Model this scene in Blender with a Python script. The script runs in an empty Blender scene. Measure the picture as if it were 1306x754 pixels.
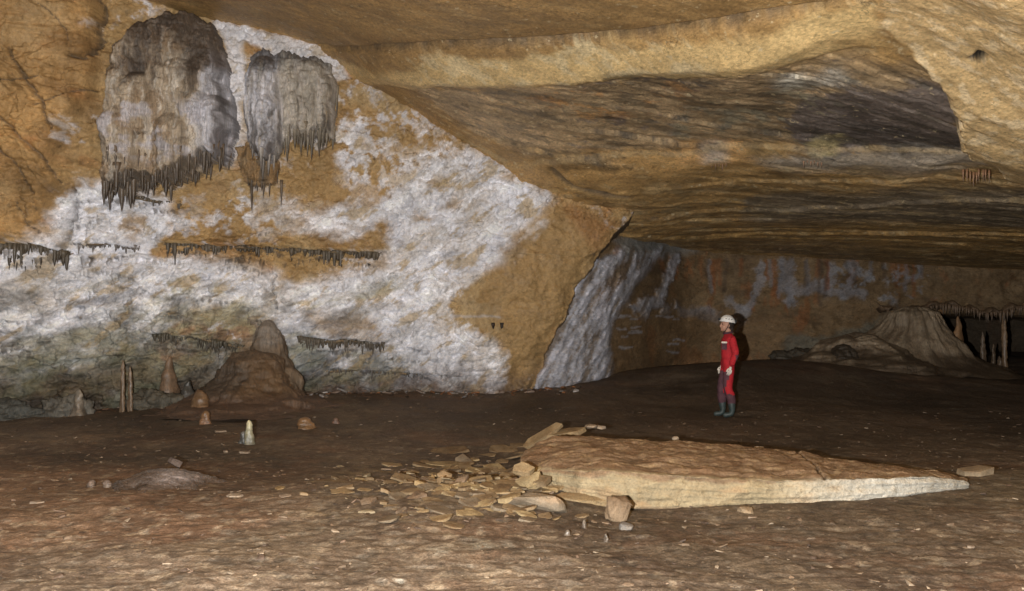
import bpy, bmesh, math, random
import numpy as np
from mathutils import Vector, Matrix

random.seed(7)
RNG = np.random.default_rng(7)
scene = bpy.context.scene
COL = scene.collection

# ------------------------------------------------------------------ camera
F, CX, CY = 1254.0, 653.0, 377.0          # focal length and centre of the photograph, pixels
CAMZ = 1.7
PITCH = math.atan(34.0 / F)
cam_d = bpy.data.cameras.new('camera')
cam = bpy.data.objects.new('camera', cam_d)
COL.objects.link(cam)
cam.location = (0, 0, CAMZ)
cam.rotation_euler = (math.pi / 2 + PITCH, 0, 0)
cam_d.sensor_width = 36
cam_d.lens = 36 * F / 1306.0
cam_d.clip_end = 300
scene.camera = cam


def at(px, py, Y):
    """World point that stands Y metres ahead and shows at a place of the photograph (used to survey the cave)."""
    a = (px - CX) / F
    b = (CY - py) / F
    dy = math.cos(PITCH) - b * math.sin(PITCH)
    dz = math.sin(PITCH) + b * math.cos(PITCH)
    return np.array([a / dy * Y, Y, CAMZ + dz / dy * Y])


# ------------------------------------------------------------------ noise
_perm = np.random.default_rng(11).permutation(4096).astype(np.int64)
_grad = np.random.default_rng(12).normal(size=(4096, 3))
_grad /= np.linalg.norm(_grad, axis=1)[:, None]
_grad = _grad.astype(np.float32)


from concurrent.futures import ThreadPoolExecutor
_perm = _perm.astype(np.int32)
_gx, _gy, _gz = (np.ascontiguousarray(_grad[:, k]) for k in range(3))
_pool = ThreadPoolExecutor(4)


def _perlin_part(a):
    x, y, z = a
    xi = np.floor(x).astype(np.int32); yi = np.floor(y).astype(np.int32); zi = np.floor(z).astype(np.int32)
    xf = x - xi; yf = y - yi; zf = z - zi
    u = xf * xf * xf * (xf * (xf * 6 - 15) + 10)
    v = yf * yf * yf * (yf * (yf * 6 - 15) + 10)
    w = zf * zf * zf * (zf * (zf * 6 - 15) + 10)
    out = 0
    for dx in (0, 1):
        wx = u if dx else 1 - u
        h1 = _perm[(xi + dx) & 4095]
        for dy in (0, 1):
            wy = wx * (v if dy else 1 - v)
            h2 = _perm[(h1 + yi + dy) & 4095]
            for dz in (0, 1):
                wz = wy * (w if dz else 1 - w)
                h = _perm[(h2 + zi + dz) & 4095]
                out = out + wz * (_gx[h] * (xf - dx) + _gy[h] * (yf - dy) + _gz[h] * (zf - dz))
    return out * np.float32(1.6)


def perlin(x, y, z):
    x, y, z = np.broadcast_arrays(x, y, z)
    shp = x.shape
    x = x.ravel().astype(np.float32); y = y.ravel().astype(np.float32); z = z.ravel().astype(np.float32)
    if x.size < 20000:
        return _perlin_part((x, y, z)).reshape(shp)
    n = 16
    parts = _pool.map(_perlin_part, zip(np.array_split(x, n), np.array_split(y, n), np.array_split(z, n)))
    return np.concatenate(list(parts)).reshape(shp)


def fbm(x, y, z=0.0, o=5, g=0.5, ridged=False):
    a, f, s, t = 1.0, 1.0, 0.0, 0.0
    x = np.asarray(x); y = np.asarray(y); z = np.asarray(z)
    for i in range(o):
        n = perlin(x * f + 17.3 * i, y * f - 9.1 * i, z * f + 3.7 * i)
        if ridged:
            n = 1 - 2 * np.abs(n)
        s = s + a * n
        t += a
        a *= g
        f *= 2.03
    return s / t * (1.6 if not ridged else 1.0)


def sstep(a, b, x):
    t = np.clip((x - a) / (b - a), 0, 1)
    return t * t * (3 - 2 * t)


class RBF:
    """Thin-plate surface through surveyed points."""
    def __init__(s, uv, val, reg=1e-3):
        s.p = np.array(uv, float); v = np.array(val, float); n = len(v)
        d = np.linalg.norm(s.p[:, None] - s.p[None], axis=2)
        K = s.k(d) + reg * np.eye(n)
        A = np.zeros((n + 3, n + 3)); A[:n, :n] = K
        A[:n, n] = 1; A[:n, n + 1:] = s.p; A[n:, :n] = A[:n, n:].T
        s.w = np.linalg.solve(A, np.concatenate([v, np.zeros(3)]))

    @staticmethod
    def k(d):
        return np.where(d > 1e-9, d * d * np.log(d + 1e-12), 0)

    def __call__(s, a, b):
        a = np.asarray(a, float); b = np.asarray(b, float)
        r = s.w[-3] + s.w[-2] * a + s.w[-1] * b
        for i, (u, v) in enumerate(s.p):
            r = r + s.w[i] * s.k(np.sqrt((a - u) ** 2 + (b - v) ** 2))
        return r


def seg_dist(a, b, pts, closed):
    """Distance to a polyline and inside flag."""
    n = len(pts); best = np.full(a.shape, 1e9); ins = np.zeros(a.shape, bool)
    for i in range(n if closed else n - 1):
        x0, y0 = pts[i]; x1, y1 = pts[(i + 1) % n]
        dx, dy = x1 - x0, y1 - y0
        L = dx * dx + dy * dy + 1e-12
        t = np.clip(((a - x0) * dx + (b - y0) * dy) / L, 0, 1)
        best = np.minimum(best, (a - x0 - t * dx) ** 2 + (b - y0 - t * dy) ** 2)
        if closed:
            c = ((y0 > b) != (y1 > b)) & (a < dx * (b - y0) / (dy if abs(dy) > 1e-9 else 1e-9) + x0)
            ins ^= c
    return np.sqrt(best), ins


def sdf(a, b, pts):
    d, ins = seg_dist(a, b, pts, True)
    return np.where(ins, d, -d)


def lin(c):
    """sRGB 0-255 as read off the photograph -> linear."""
    return np.array([(v / 255 / 12.92) if v / 255 <= .04045 else ((v / 255 + .055) / 1.055) ** 2.4 for v in c])


# ------------------------------------------------------------------ object helpers
def link(o, parent=None):
    COL.objects.link(o)
    if parent is not None:
        o.parent = parent
    return o


def mesh_obj(name, verts, faces, mat, parent=None, col=None, smooth=True):
    me = bpy.data.meshes.new(name)
    verts = np.asarray(verts, np.float32)
    if isinstance(faces, np.ndarray):
        nf, k = faces.shape
        me.vertices.add(len(verts)); me.vertices.foreach_set('co', verts.ravel())
        me.loops.add(nf * k); me.loops.foreach_set('vertex_index', faces.ravel().astype(np.int32))
        me.polygons.add(nf)
        me.polygons.foreach_set('loop_start', np.arange(0, nf * k, k, dtype=np.int32))
        me.polygons.foreach_set('loop_total', np.full(nf, k, np.int32))
        me.update(calc_edges=True)
    else:
        me.from_pydata([tuple(v) for v in verts], [], faces)
    me.polygons.foreach_set('use_smooth', np.full(len(me.polygons), smooth))
    if col is not None:
        at_ = me.attributes.new('Tint', 'FLOAT_COLOR', 'POINT')
        c = np.ones((len(verts), 4), np.float32); c[:, :3] = col
        at_.data.foreach_set('color', c.ravel())
    me.materials.append(mat)
    me.update()
    return link(bpy.data.objects.new(name, me), parent)


def grid_faces(n, m, keep=None, flip=False):
    i = np.arange(n * m).reshape(n, m)
    a, b, c, d = i[:-1, :-1], i[:-1, 1:], i[1:, 1:], i[1:, :-1]
    f = np.stack([a, d, c, b] if flip else [a, b, c, d], -1).reshape(-1, 4)
    if keep is not None:
        f = f[keep.reshape(-1)[f].all(axis=1)]
    return f


def compact(verts, col, faces):
    used = np.unique(faces); mp = np.full(len(verts), -1); mp[used] = np.arange(len(used))
    return verts[used], (col[used] if col is not None else None), mp[faces]


def tag(o, label=None, cat=None, group=None, kind=None):
    if label: o['label'] = label
    if cat: o['category'] = cat
    if group: o['group'] = group
    if kind: o['kind'] = kind
    return o


def empty(name, loc, rz=0):
    o = bpy.data.objects.new(name, None)
    o.empty_display_size = .1
    o.location = loc; o.rotation_euler = (0, 0, rz)
    COL.objects.link(o)
    return o


# ------------------------------------------------------------------ materials
def N(nt, t, **kw):
    n = nt.nodes.new(t)
    for k, v in kw.items():
        setattr(n, k, v)
    return n


def rock_mat(name, tint=None, rough=.62, spec=.3, mottling=.35, mscale=3.0, bump=.6, bscale=9.0, stretch=(1, 1, 1),
             dist=.05, grain=.25, warm=(.9, .8, .66), fine=45.0, vein=1.6, veins=.6, fleck=None, fleck_scale=30.0, fleck_thr=.62, pits=.0, pit_scale=9.0):
    m = bpy.data.materials.new(name); m.use_nodes = True
    nt = m.node_tree; nt.nodes.clear(); L = nt.links.new
    out = N(nt, 'ShaderNodeOutputMaterial'); b = N(nt, 'ShaderNodeBsdfPrincipled')
    L(b.outputs[0], out.inputs[0])
    tc = N(nt, 'ShaderNodeTexCoord'); mp = N(nt, 'ShaderNodeMapping'); mp.inputs['Scale'].default_value = stretch
    L(tc.outputs['Object'], mp.inputs[0])
    if tint is None:
        src = N(nt, 'ShaderNodeAttribute', attribute_name='Tint').outputs['Color']
    else:
        r = N(nt, 'ShaderNodeRGB'); r.outputs[0].default_value = (*tint, 1); src = r.outputs[0]

    def noise(scale, detail=8, rg=.6, d=0.0):
        n = N(nt, 'ShaderNodeTexNoise'); n.inputs['Scale'].default_value = scale
        n.inputs['Detail'].default_value = detail; n.inputs['Roughness'].default_value = rg
        n.inputs['Distortion'].default_value = d
        L(mp.outputs[0], n.inputs['Vector'])
        return n.outputs['Fac']

    def mrange(s, a, b_, c, d):
        n = N(nt, 'ShaderNodeMapRange'); L(s, n.inputs[0])
        for i, v in enumerate((a, b_, c, d)): n.inputs[i + 1].default_value = v
        return n.outputs[0]

    n1 = noise(mscale, 9, .68, .15); n2 = noise(fine, 5, .7); n3 = noise(bscale, 10, .66, 0)
    f1 = mrange(n1, .3, .7, 1 - mottling, 1 + mottling)
    f2 = mrange(n2, .3, .7, 1 - grain, 1 + grain)
    mu = N(nt, 'ShaderNodeMath', operation='MULTIPLY'); L(f1, mu.inputs[0]); L(f2, mu.inputs[1])
    vm = N(nt, 'ShaderNodeVectorMath', operation='SCALE'); L(src, vm.inputs[0]); L(mu.outputs[0], vm.inputs['Scale'])
    # hairline crevices: dark where a distorted noise crosses its middle
    nv = noise(vein, 7, .62, .2)
    ab = N(nt, 'ShaderNodeMath', operation='ABSOLUTE'); sb = N(nt, 'ShaderNodeMath', operation='SUBTRACT'); sb.inputs[1].default_value = .5
    L(nv, sb.inputs[0]); L(sb.outputs[0], ab.inputs[0])
    vmask = mrange(n1, .45, .6, 0, veins)
    vline = mrange(ab.outputs[0], 0, .010, 1, 0)
    vv = N(nt, 'ShaderNodeMath', operation='MULTIPLY'); L(vmask, vv.inputs[0]); L(vline, vv.inputs[1])
    v1 = N(nt, 'ShaderNodeMath', operation='SUBTRACT'); v1.inputs[0].default_value = 1; L(vv.outputs[0], v1.inputs[1])
    vs_ = N(nt, 'ShaderNodeVectorMath', operation='SCALE'); L(vm.outputs[0], vs_.inputs[0]); L(v1.outputs[0], vs_.inputs['Scale']); vm = vs_
    if fleck is not None:
        fk = noise(fleck_scale, 4, .55); fm = mrange(fk, fleck_thr, fleck_thr + .05, 0, .8)
        fx = N(nt, 'ShaderNodeMix', data_type='RGBA'); L(fm, fx.inputs['Factor']); L(vm.outputs[0], fx.inputs['A']); fx.inputs['B'].default_value = (*fleck, 1)
        sc_ = N(nt, 'ShaderNodeVectorMath', operation='SCALE'); sc_.inputs['Scale'].default_value = 1.0; L(fx.outputs['Result'], sc_.inputs[0]); vm = sc_
    if pits > 0:
        pk = noise(pit_scale, 8, .7); pm = mrange(pk, .27, .44, 1 - pits, 1.04)
        sc2 = N(nt, 'ShaderNodeVectorMath', operation='SCALE'); L(vm.outputs[0], sc2.inputs[0]); L(pm, sc2.inputs['Scale']); vm = sc2
    # warm staining where the noise is high
    mx = N(nt, 'ShaderNodeMix', data_type='RGBA', blend_type='MULTIPLY')
    L(mrange(n3, .5, .75, 0, .75), mx.inputs['Factor']); L(vm.outputs[0], mx.inputs['A']); mx.inputs['B'].default_value = (*warm, 1)
    L(mx.outputs['Result'], b.inputs['Base Color'])
    L(mrange(n1, .3, .7, rough - .12, rough + .15), b.inputs['Roughness'])
    b.inputs['Specular IOR Level'].default_value = spec
    bp1 = N(nt, 'ShaderNodeBump'); bp1.inputs['Strength'].default_value = bump; bp1.inputs['Distance'].default_value = dist
    L(n3, bp1.inputs['Height'])
    bp2 = N(nt, 'ShaderNodeBump'); bp2.inputs['Strength'].default_value = bump * .7; bp2.inputs['Distance'].default_value = dist * .3
    L(n2, bp2.inputs['Height']); L(bp1.outputs[0], bp2.inputs['Normal'])
    L(bp2.outputs[0], b.inputs['Normal'])
    return m


M_WALL = rock_mat('wall_rock', rough=.6, mottling=.22, mscale=1.7, bump=.45, bscale=4, dist=.09, grain=.24, fine=17, vein=.8, veins=.3, pits=.6, pit_scale=7, warm=(.88, .84, .78))
M_BACK = rock_mat('back_wall_rock', rough=.65, mottling=.3, mscale=1.4, bump=.7, bscale=5, dist=.10, stretch=(1, 1, 1.6), grain=.25, fine=16, vein=.9, veins=.6, pits=.5, pit_scale=6)
M_CEIL = rock_mat('ceiling_rock', rough=.5, spec=.4, mottling=.26, mscale=1.5, bump=.7, bscale=6, dist=.05, grain=.34,
                  stretch=(1, .75, 1.8), fine=20, vein=.8, veins=.5, pits=.6, pit_scale=8, fleck=(.62, .5, .3), fleck_scale=7, fleck_thr=.64, warm=(.8, .76, .7))
M_FLOOR = rock_mat('mud_floor', rough=.72, spec=.2, mottling=.3, mscale=2.2, bump=.7, bscale=9, dist=.04, grain=.5,
                   stretch=(1.1, .9, 1), fine=60, pits=.35, pit_scale=11, fleck=(.22, .18, .135), fleck_scale=11, fleck_thr=.66, warm=(.85, .75, .66), vein=2.5, veins=.5)
M_FLOW = rock_mat('flowstone', rough=.5, spec=.45, mottling=.35, mscale=4, bump=.9, bscale=9, dist=.05, stretch=(1.6, 1.6, .3), grain=.3, fine=24, pits=.45, pit_scale=9)
M_STAL = rock_mat('dripstone', rough=.42, spec=.5, mottling=.35, mscale=6, bump=.5, bscale=14, dist=.02, stretch=(1, 1, .5))
M_SLAB = rock_mat('slab_limestone', rough=.7, spec=.2, mottling=.25, mscale=3, bump=.8, bscale=8, dist=.05, grain=.25, fine=50, vein=2.5, veins=.5, pits=.45, pit_scale=13)
M_STONE = rock_mat('broken_stone', rough=.7, spec=.2, mottling=.35, mscale=5, bump=.8, bscale=14, dist=.02, grain=.25, fine=70)
M_WET = rock_mat('wet_calcite', rough=.25, spec=.6, mottling=.4, mscale=7, bump=1, bscale=12, dist=.07)

# ------------------------------------------------------------------ survey: base surfaces
wall_pts = [(-420, 540, 15.5), (-420, 200, 15.2), (-420, -200, 14.8), (-150, 530, 16.7), (-150, 300, 16.3), (-150, -60, 15.6),
            (0, 530, 17.6), (0, 400, 17.3), (0, 320, 17.1), (0, 150, 16.7), (0, 0, 16.3), (75, 200, 16.9),
            (130, 420, 17.9), (130, 260, 17.8), (130, 0, 17.4), (250, 515, 18.3), (250, 380, 18.3), (250, 250, 18.5), (250, 20, 18.4),
            (400, 500, 19.1), (400, 400, 18.9), (400, 300, 19.3), (400, 120, 19.1), (500, 500, 19.7), (500, 320, 19.6),
            (500, 150, 19.5), (600, 500, 20), (620, 400, 20.0), (600, 320, 20.0), (600, 200, 20), (700, 480, 20.7), (720, 380, 20.4),
            (760, 300, 20.6), (830, 500, 21), (830, 250, 21), (700, 120, 20.5), (400, -80, 19), (100, -120, 17)]
_w = [at(*p) for p in wall_pts]
WALL = RBF([(p[0], p[2]) for p in _w], [p[1] for p in _w], 1e-2)

back_pts = [(600, 520, 20.5), (600, 300, 20.5), (690, 490, 20.95), (730, 400, 21.1), (770, 330, 21.5), (780, 480, 22.6), (810, 330, 23), (860, 330, 26), (860, 480, 26.2),
            (1000, 480, 27), (1000, 340, 27), (1150, 480, 27.6), (1150, 350, 27.6), (1306, 480, 28), (1306, 350, 28), (1600, 480, 28), (1600, 340, 28)]
_b = [at(*p) for p in back_pts]
BACK = RBF([(p[0], p[2]) for p in _b], [p[1] for p in _b], 1e-2)

ceil_pts = [(210, 5, 17.9), (430, 68, 19), (520, 125, 19.6), (610, 188, 20.1), (700, 243, 20.8), (790, 290, 22.3), (860, 312, 26), (1000, 326, 27),
            (1306, 345, 28), (1600, 352, 28.5), (1306, 0, 9.5), (1120, 0, 11), (800, 50, 14.3), (480, 66, 17.3), (650, 0, 13.2),
            (400, 0, 15.5), (1306, 200, 14), (1230, 180, 14.8), (1000, 180, 17), (800, 180, 18.4), (1000, 90, 13.6), (900, 260, 21),
            (1100, 260, 20), (1306, 260, 18.5), (1306, 310, 23.5), (950, 300, 24.5), (0, -60, 16.5), (-300, -100, 16)]
_c = [at(*p) for p in ceil_pts]
_c += [np.array(p, float) for p in [(0, 4, 6.6), (8, 4, 5.2), (-9, 4, 7.6), (16, 5, 4.4), (16, 14, 3.7), (-9, 24, 7.4), (-2, 27, 4.9), (0, -3, 6.6)]]
CEIL = RBF([(p[0], p[1]) for p in _c], [p[2] for p in _c], 1e-2)

floor_pts = [(0, 528, 17.7), (250, 512, 18.3), (400, 499, 19.2), (520, 500, 19.7), (640, 503, 20), (740, 489, 21.3), (810, 481, 21.8), (870, 470, 22.2),
             (930, 466, 22.6), (1000, 462, 23), (1050, 463, 24), (1200, 478, 24), (1306, 484, 24), (1500, 488, 24), (1250, 456, 30), (1350, 458, 30), (1250, 448, 36),
             (900, 533, 17.4), (1000, 531, 17.5), (1250, 533, 17.3), (1100, 505, 20.2), (820, 510, 19.6)]
_f = [at(*p) for p in floor_pts + [(700, 622, 9.3), (780, 647, 8.95), (900, 646, 8.97), (1000, 644, 9.0), (1100, 638, 9.25), (1180, 630, 9.6)]]
_f += [np.array(p, float) for p in [(0, 4, 0), (-8, 4, 0), (8, 4, .05), (-8, 10, .02), (0, 11, -.05), (8, 11, 0), (-4, 14, .0), (2, 14, -.12), (8, 14, -.08),
                                    (0, -4, 0), (-12, 12, .05), (14, 12, .2), (-12, 18, 0), (3, 26, .35), (8, 27, .3), (20, 20, .4), (0, 23, .3), (-6, 22, .4)]]
FLOORB = RBF([(p[0], p[1]) for p in _f], [p[2] for p in _f], 1e-2)


def floor_z(x, y):
    x = np.asarray(x, float); y = np.asarray(y, float)
    z = FLOORB(x, y)
    z = z + .05 * fbm(x * .45, y * .45, 3.1, o=4)
    return z


def march(px, py, Ys, below):
    """First crossing of a line of sight with a height surface, refined twice."""
    for _ in range(3):
        pts = np.array([at(px, py, y) for y in Ys])
        hit = np.where(below(pts))[0]
        if not len(hit): return at(px, py, Ys[-1])
        k = max(hit[0], 1)
        Ys = np.linspace(Ys[k - 1], Ys[k], 14)
    return at(px, py, Ys[-1])


def on_floor(px, py):
    """Where the line of sight through a place of the photograph meets the cave floor."""
    return march(px, py, np.arange(3, 34, .2), lambda p: p[:, 2] < floor_z(p[:, 0], p[:, 1]))


def on_wall(px, py):
    Y = 19.0
    for _ in range(30):
        p = at(px, py, Y); Y = .5 * Y + .5 * float(WALL(p[0], p[2]))
    return at(px, py, Y)


def on_back(px, py):
    Y = 26.0
    for _ in range(30):
        p = at(px, py, Y); Y = .5 * Y + .5 * float(BACK(p[0], p[2]))
    return at(px, py, Y)


def on_ceil(px, py):
    return march(px, py, np.arange(4, 40, .2), lambda p: p[:, 2] > CEIL(p[:, 0], p[:, 1]))


def wl(pts): return [(p[0], p[2]) for p in (on_wall(*q) for q in pts)]
def bk(pts): return [(p[0], p[2]) for p in (on_back(*q) for q in pts)]
def cl(pts): return [(p[0], p[1]) for p in (on_ceil(*q) for q in pts)]
def fl(pts): return [(p[0], p[1]) for p in (on_floor(*q) for q in pts)]


class Paint:
    """Stains and deposits given as outlines in the plane of a surface (metres), with ragged edges."""
    def __init__(s, a, b, base, seed=0.0, fa=1.0, fb=1.0):
        s.a, s.b, s.seed = a, b, seed
        s.fa, s.fb = fa, fb
        s.c = np.empty(a.shape + (3,)); s.c[:] = base
        s.n1 = fbm(a * .9 * fa, b * .9 * fb, seed, o=7, g=.62)
        s.n2 = fbm(a * 3.2 * fa, b * 3.2 * fb, seed + 40, o=6, g=.65)

        s.n3 = fbm(a * .35 * fa, b * .35 * fb, seed + 77, o=3)

    def area(s, pts, col, op=1.0, soft=.12, warp=.35, patch=0.0, pn=None):
        soft = soft * .55
        d = sdf(s.a, s.b, pts) + warp * s.n1 + warp * .5 * s.n2
        sv = soft * (.5 + 2.6 * np.clip(.5 + .9 * s.n3, 0, 1.4))
        m = sstep(-1, 1, d / sv) * op
        if patch:
            k = pn if pn is not None else s.n2 * .6 + s.n1 * .6
            m = m * sstep(-.14, .14, k + (1 - 2 * patch))
        s.c += (np.array(col) - s.c) * m[..., None]
        return m

    def stroke(s, pts, col, w=.06, op=1.0, soft=.04, warp=.06):
        d, _ = seg_dist(s.a + warp * s.n2, s.b + warp * s.n1, pts, False)
        m = sstep(w + soft, w, d) * op
        s.c += (np.array(col) - s.c) * m[..., None]
        return m

    def mottle(s, col, thr=.1, w=.3, op=.6, fa=1.0, fb=1.0, seed=5.0, o=6, mask=None):
        n = fbm(s.a * fa, s.b * fb, s.seed + seed, o=o, g=.6)
        m = sstep(thr, thr + w, n) * op
        if mask is not None: m = m * mask
        s.c += (np.array(col) - s.c) * m[..., None]


OCHRE = np.array((.40, .26, .115)); OCHRE_D = np.array((.28, .17, .075)); OCHRE_L = np.array((.48, .36, .20))
WHITE = np.array((.80, .80, .85)); GREY = np.array((.36, .36, .37)); OLIVE = np.array((.27, .25, .17)); DARK = np.array((.07, .06, .05))
RUST = np.array((.40, .18, .065)); CREAM = np.array((.62, .52, .34)); GREYD = np.array((.17, .165, .155))

# ------------------------------------------------------------------ main wall
print('wall')
RES = .019
xs = np.arange(-14, 3.4, RES); zs = np.arange(-.8, 8.6, RES)
X, Z = np.meshgrid(xs, zs)
Yb = WALL(X, Z)
n_big = fbm(X * .55, Z * .55, 1.0, o=5)
n_mid = fbm(X * 1.9, Z * 2.3, 2.0, o=5)
# rock relief
Y = Yb - .16 * n_big - .07 * n_mid
rid = fbm(X * 1.1 + .5 * Z, Z * 1.6 - .3 * X, 7.0, o=5, ridged=True)
Y = Y - .08 * rid
sm0 = sstep(-.1, .25, sdf(X, Z, wl([(650, 305), (700, 262), (790, 285), (770, 310), (735, 370), (712, 415), (690, 490), (645, 500), (640, 440), (590, 415), (575, 385), (615, 355)])))
# plates broken off along joints
pl1 = fbm(X * .55 + .25 * Z, Z * .75 - .2 * X, 41.0, o=6, g=.5)
q_ = pl1 / .28; Y = Y - (.10 - .08 * sm0) * (np.floor(q_) + np.clip((q_ - np.floor(q_) - .5) * 7 + .5, 0, 1) - q_)
pl2 = fbm(X * 1.4 - .5 * Z, Z * 1.7, 43.0, o=6, g=.55)
q2_ = pl2 / .3; plate_edge = sstep(.10, .0, np.abs(q2_ - np.floor(q2_) - .5)); Y = Y - .045 * (1 - .8 * sm0) * (np.floor(q2_) + np.clip((q2_ - np.floor(q2_) - .5) * 8 + .5, 0, 1) - q2_)
# blocky ochre blocks, upper left
P_BL = 1
bl = wl([(-300, -100), (130, -40), (128, 60), (125, 120), (90, 165), (78, 225), (60, 305), (-300, 315)])
m_block = sstep(-.05, .12, sdf(X, Z, bl) + .1 * n_mid)
blk = np.floor(fbm(X * .7 + 3, Z * .5, 9.0, o=3) * 5 + .3 * X - .2 * Z) / 5
Y = Y - m_block * (.22 + .16 * (blk % 1)) + m_block * .05 * n_mid
# white knobbly deposit relief
PW = Paint(X, Z, OCHRE, seed=3.0)
# ledges: bulge above the line, cut under it
def ledge(pts, amt, h, Yc):
    P = wl(pts); xa = np.array([p[0] for p in P]); za = np.array([p[1] for p in P])
    zl = np.interp(X, xa, za) + .05 * PW.n2
    inx = sstep(xa[0] - .15, xa[0] + .3, X) * sstep(xa[-1] + .15, xa[-1] - .3, X)
    up = Z - zl
    prof = np.where(up > 0, np.exp(-up / h), 0) - np.where(up <= 0, .35 * np.exp(up / (h * .8)), 0)
    return Yc - amt * prof * inx
LEDGES = [([(205, 308), (260, 312), (330, 314), (400, 318), (490, 322)], .34, .35),
          ([(-120, 308), (0, 310), (45, 311), (90, 322)], .30, .4),
          ([(100, 312), (140, 312), (178, 316)], .16, .25),
          ([(380, 428), (430, 432), (490, 437)], .16, .25),
          ([(190, 425), (250, 428), (310, 440)], .16, .2),
          ([(500, 321), (600, 322), (680, 325), (755, 328)], .05, .12),
          ([(60, 462), (160, 452), (260, 470)], .14, .2),
          ([(420, 470), (520, 475), (590, 480)], .10, .15),
          ([(130, 244), (190, 252), (236, 262)], .14, .2)]
for p, a_, h_ in LEDGES: Y = ledge(p, a_, h_, Y)

# colour
P = PW
P.mottle(OCHRE_L, .0, .5, .55, .7, .9, 1)
P.mottle(OCHRE_D, .05, .4, .6, 1.0, 1.2, 9)
P.mottle(RUST, .25, .3, .4, .8, 1.2, 14)
W = WHITE
def WA(pts, col, **k): return P.area(wl(pts), col, **k)
m_w = np.zeros_like(X)
def WW(pts, **k):
    global m_w
    m = WA(pts, W, **k); m_w = np.maximum(m_w, m)
# upper white veil between draperies and the sweep
WW([(300, 50), (440, 70), (510, 140), (560, 165), (600, 190), (560, 215), (470, 160), (440, 200), (300, 240)], warp=.35, op=.72, patch=.55)
WW([(430, 95), (500, 140), (500, 180), (430, 190)], warp=.3, op=.6, patch=.5)
# big sweep from upper right to lower left
WW([(604, 193), (655, 214), (706, 252), (690, 285), (655, 300), (640, 335), (612, 350), (570, 385), (582, 412), (634, 430), (642, 462), (632, 502),
    (480, 502), (360, 480), (345, 410), (365, 360), (440, 345), (505, 322), (495, 285), (430, 300), (380, 298), (420, 262), (500, 250), (560, 205)], warp=.32, soft=.16)
WW([(500, 250), (430, 262), (330, 250), (215, 255), (210, 300), (380, 300), (495, 290)], warp=.35, op=.8, patch=.6)
# left fields
WW([(-300, 322), (50, 318), (80, 250), (100, 235), (150, 235), (215, 262), (222, 300), (200, 322), (330, 335), (360, 345), (345, 400), (230, 400), (120, 470), (-300, 480)],
   warp=.28, soft=.15)
WW([(75, 235), (72, 190), (100, 150), (134, 128), (136, 180), (118, 240)], warp=.2, op=.75, patch=.75)
WW([(118, -30), (205, -30), (200, 14), (140, 40), (125, 60)], warp=.15, op=.7, patch=.6)
# grey-white veil between and under the hanging masses, darker brown rock beside them
WW([(268, 8), (300, 30), (430, 66), (445, 100), (420, 110), (318, 60), (312, 190), (296, 210), (290, 60)], warp=.14, op=.8)
WW([(395, 100), (470, 100), (520, 145), (545, 175), (480, 190), (430, 180), (400, 150)], warp=.3, op=.85, patch=.62)
WW([(430, 150), (560, 190), (600, 200), (560, 260), (420, 265), (360, 300), (330, 285), (430, 240)], warp=.35, op=.8, patch=.45)
WW([(120, 225), (240, 240), (330, 262), (420, 250), (400, 310), (200, 312), (90, 320), (80, 250)], warp=.3, op=.85, patch=.62)
WA([(200, 232), (300, 212), (345, 240), (350, 270), (260, 268), (215, 256)], np.array((.25, .165, .095)), op=.8, warp=.2, patch=.7)
WA([(500, 170), (590, 170), (625, 190), (560, 215), (510, 205)], OCHRE * .85, op=.7, warp=.25, patch=.65)
# ochre islands on the sweep
for c_, rx, ry in [((555, 232), 22, 8), ((585, 262), 28, 12), ((540, 280), 22, 7), ((465, 250), 30, 18), ((520, 185), 30, 18), ((575, 180), 28, 14),
                   ((170, 290), 18, 22), ((250, 260), 38, 18), ((650, 225), 14, 4)]:
    WA([(c_[0] - rx, c_[1] + ry * .6), (c_[0] - rx * .3, c_[1] - ry), (c_[0] + rx, c_[1] - ry * .5), (c_[0] + rx * .4, c_[1] + ry)], OCHRE, op=.8, warp=.16, soft=.08)
WA([(480, 150), (600, 175), (560, 200), (500, 225), (440, 210)], OCHRE, op=.7, warp=.25, patch=.6)
WA([(360, 205), (430, 200), (445, 245), (380, 290), (335, 270)], OCHRE * .95, op=.8, warp=.25, soft=.12)
# ochre under the long ledge, grey-green wash
WA([(225, 318), (330, 320), (490, 328), (500, 345), (400, 355), (330, 338), (260, 335)], OCHRE, op=.75, warp=.14)
WA([(200, 300), (330, 285), (480, 300), (490, 316), (210, 312)], OCHRE_D, op=.6, warp=.15, patch=.6)
WA([(240, 345), (300, 330), (330, 350), (250, 400), (180, 420), (150, 400)], OLIVE * 1.7, op=.7, warp=.3, patch=.65)
WA([(140, 390), (340, 380), (345, 480), (300, 520), (-200, 560), (-200, 480), (60, 450)], OLIVE * 1.15, op=.72, warp=.35, soft=.25)
WA([(150, 400), (335, 400), (335, 470), (150, 480)], GREYD * 1.3, op=.6, warp=.3, patch=.55)
WA([(230, 415), (320, 415), (320, 450), (200, 455)], RUST * .8, op=.5, warp=.25, patch=.5)
WA([(-300, 470), (80, 470), (200, 480), (340, 470), (340, 540), (-300, 560)], GREYD * 1.25, op=.6, warp=.3, patch=.65)
WA([(0, 470), (100, 465), (60, 505), (0, 520)], W * .7, op=.5, warp=.3, patch=.5)
WA([(390, 400), (470, 395), (485, 425), (430, 432), (400, 425)], OCHRE * .9, op=.8, warp=.16)
WA([(375, 440), (480, 440), (500, 470), (600, 478), (610, 502), (350, 505), (350, 470)], GREY * .55, op=.8, warp=.22, soft=.15)
WA([(380, 478), (560, 488), (560, 500), (380, 500)], RUST * .7, op=.5, warp=.15, patch=.5)
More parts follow.
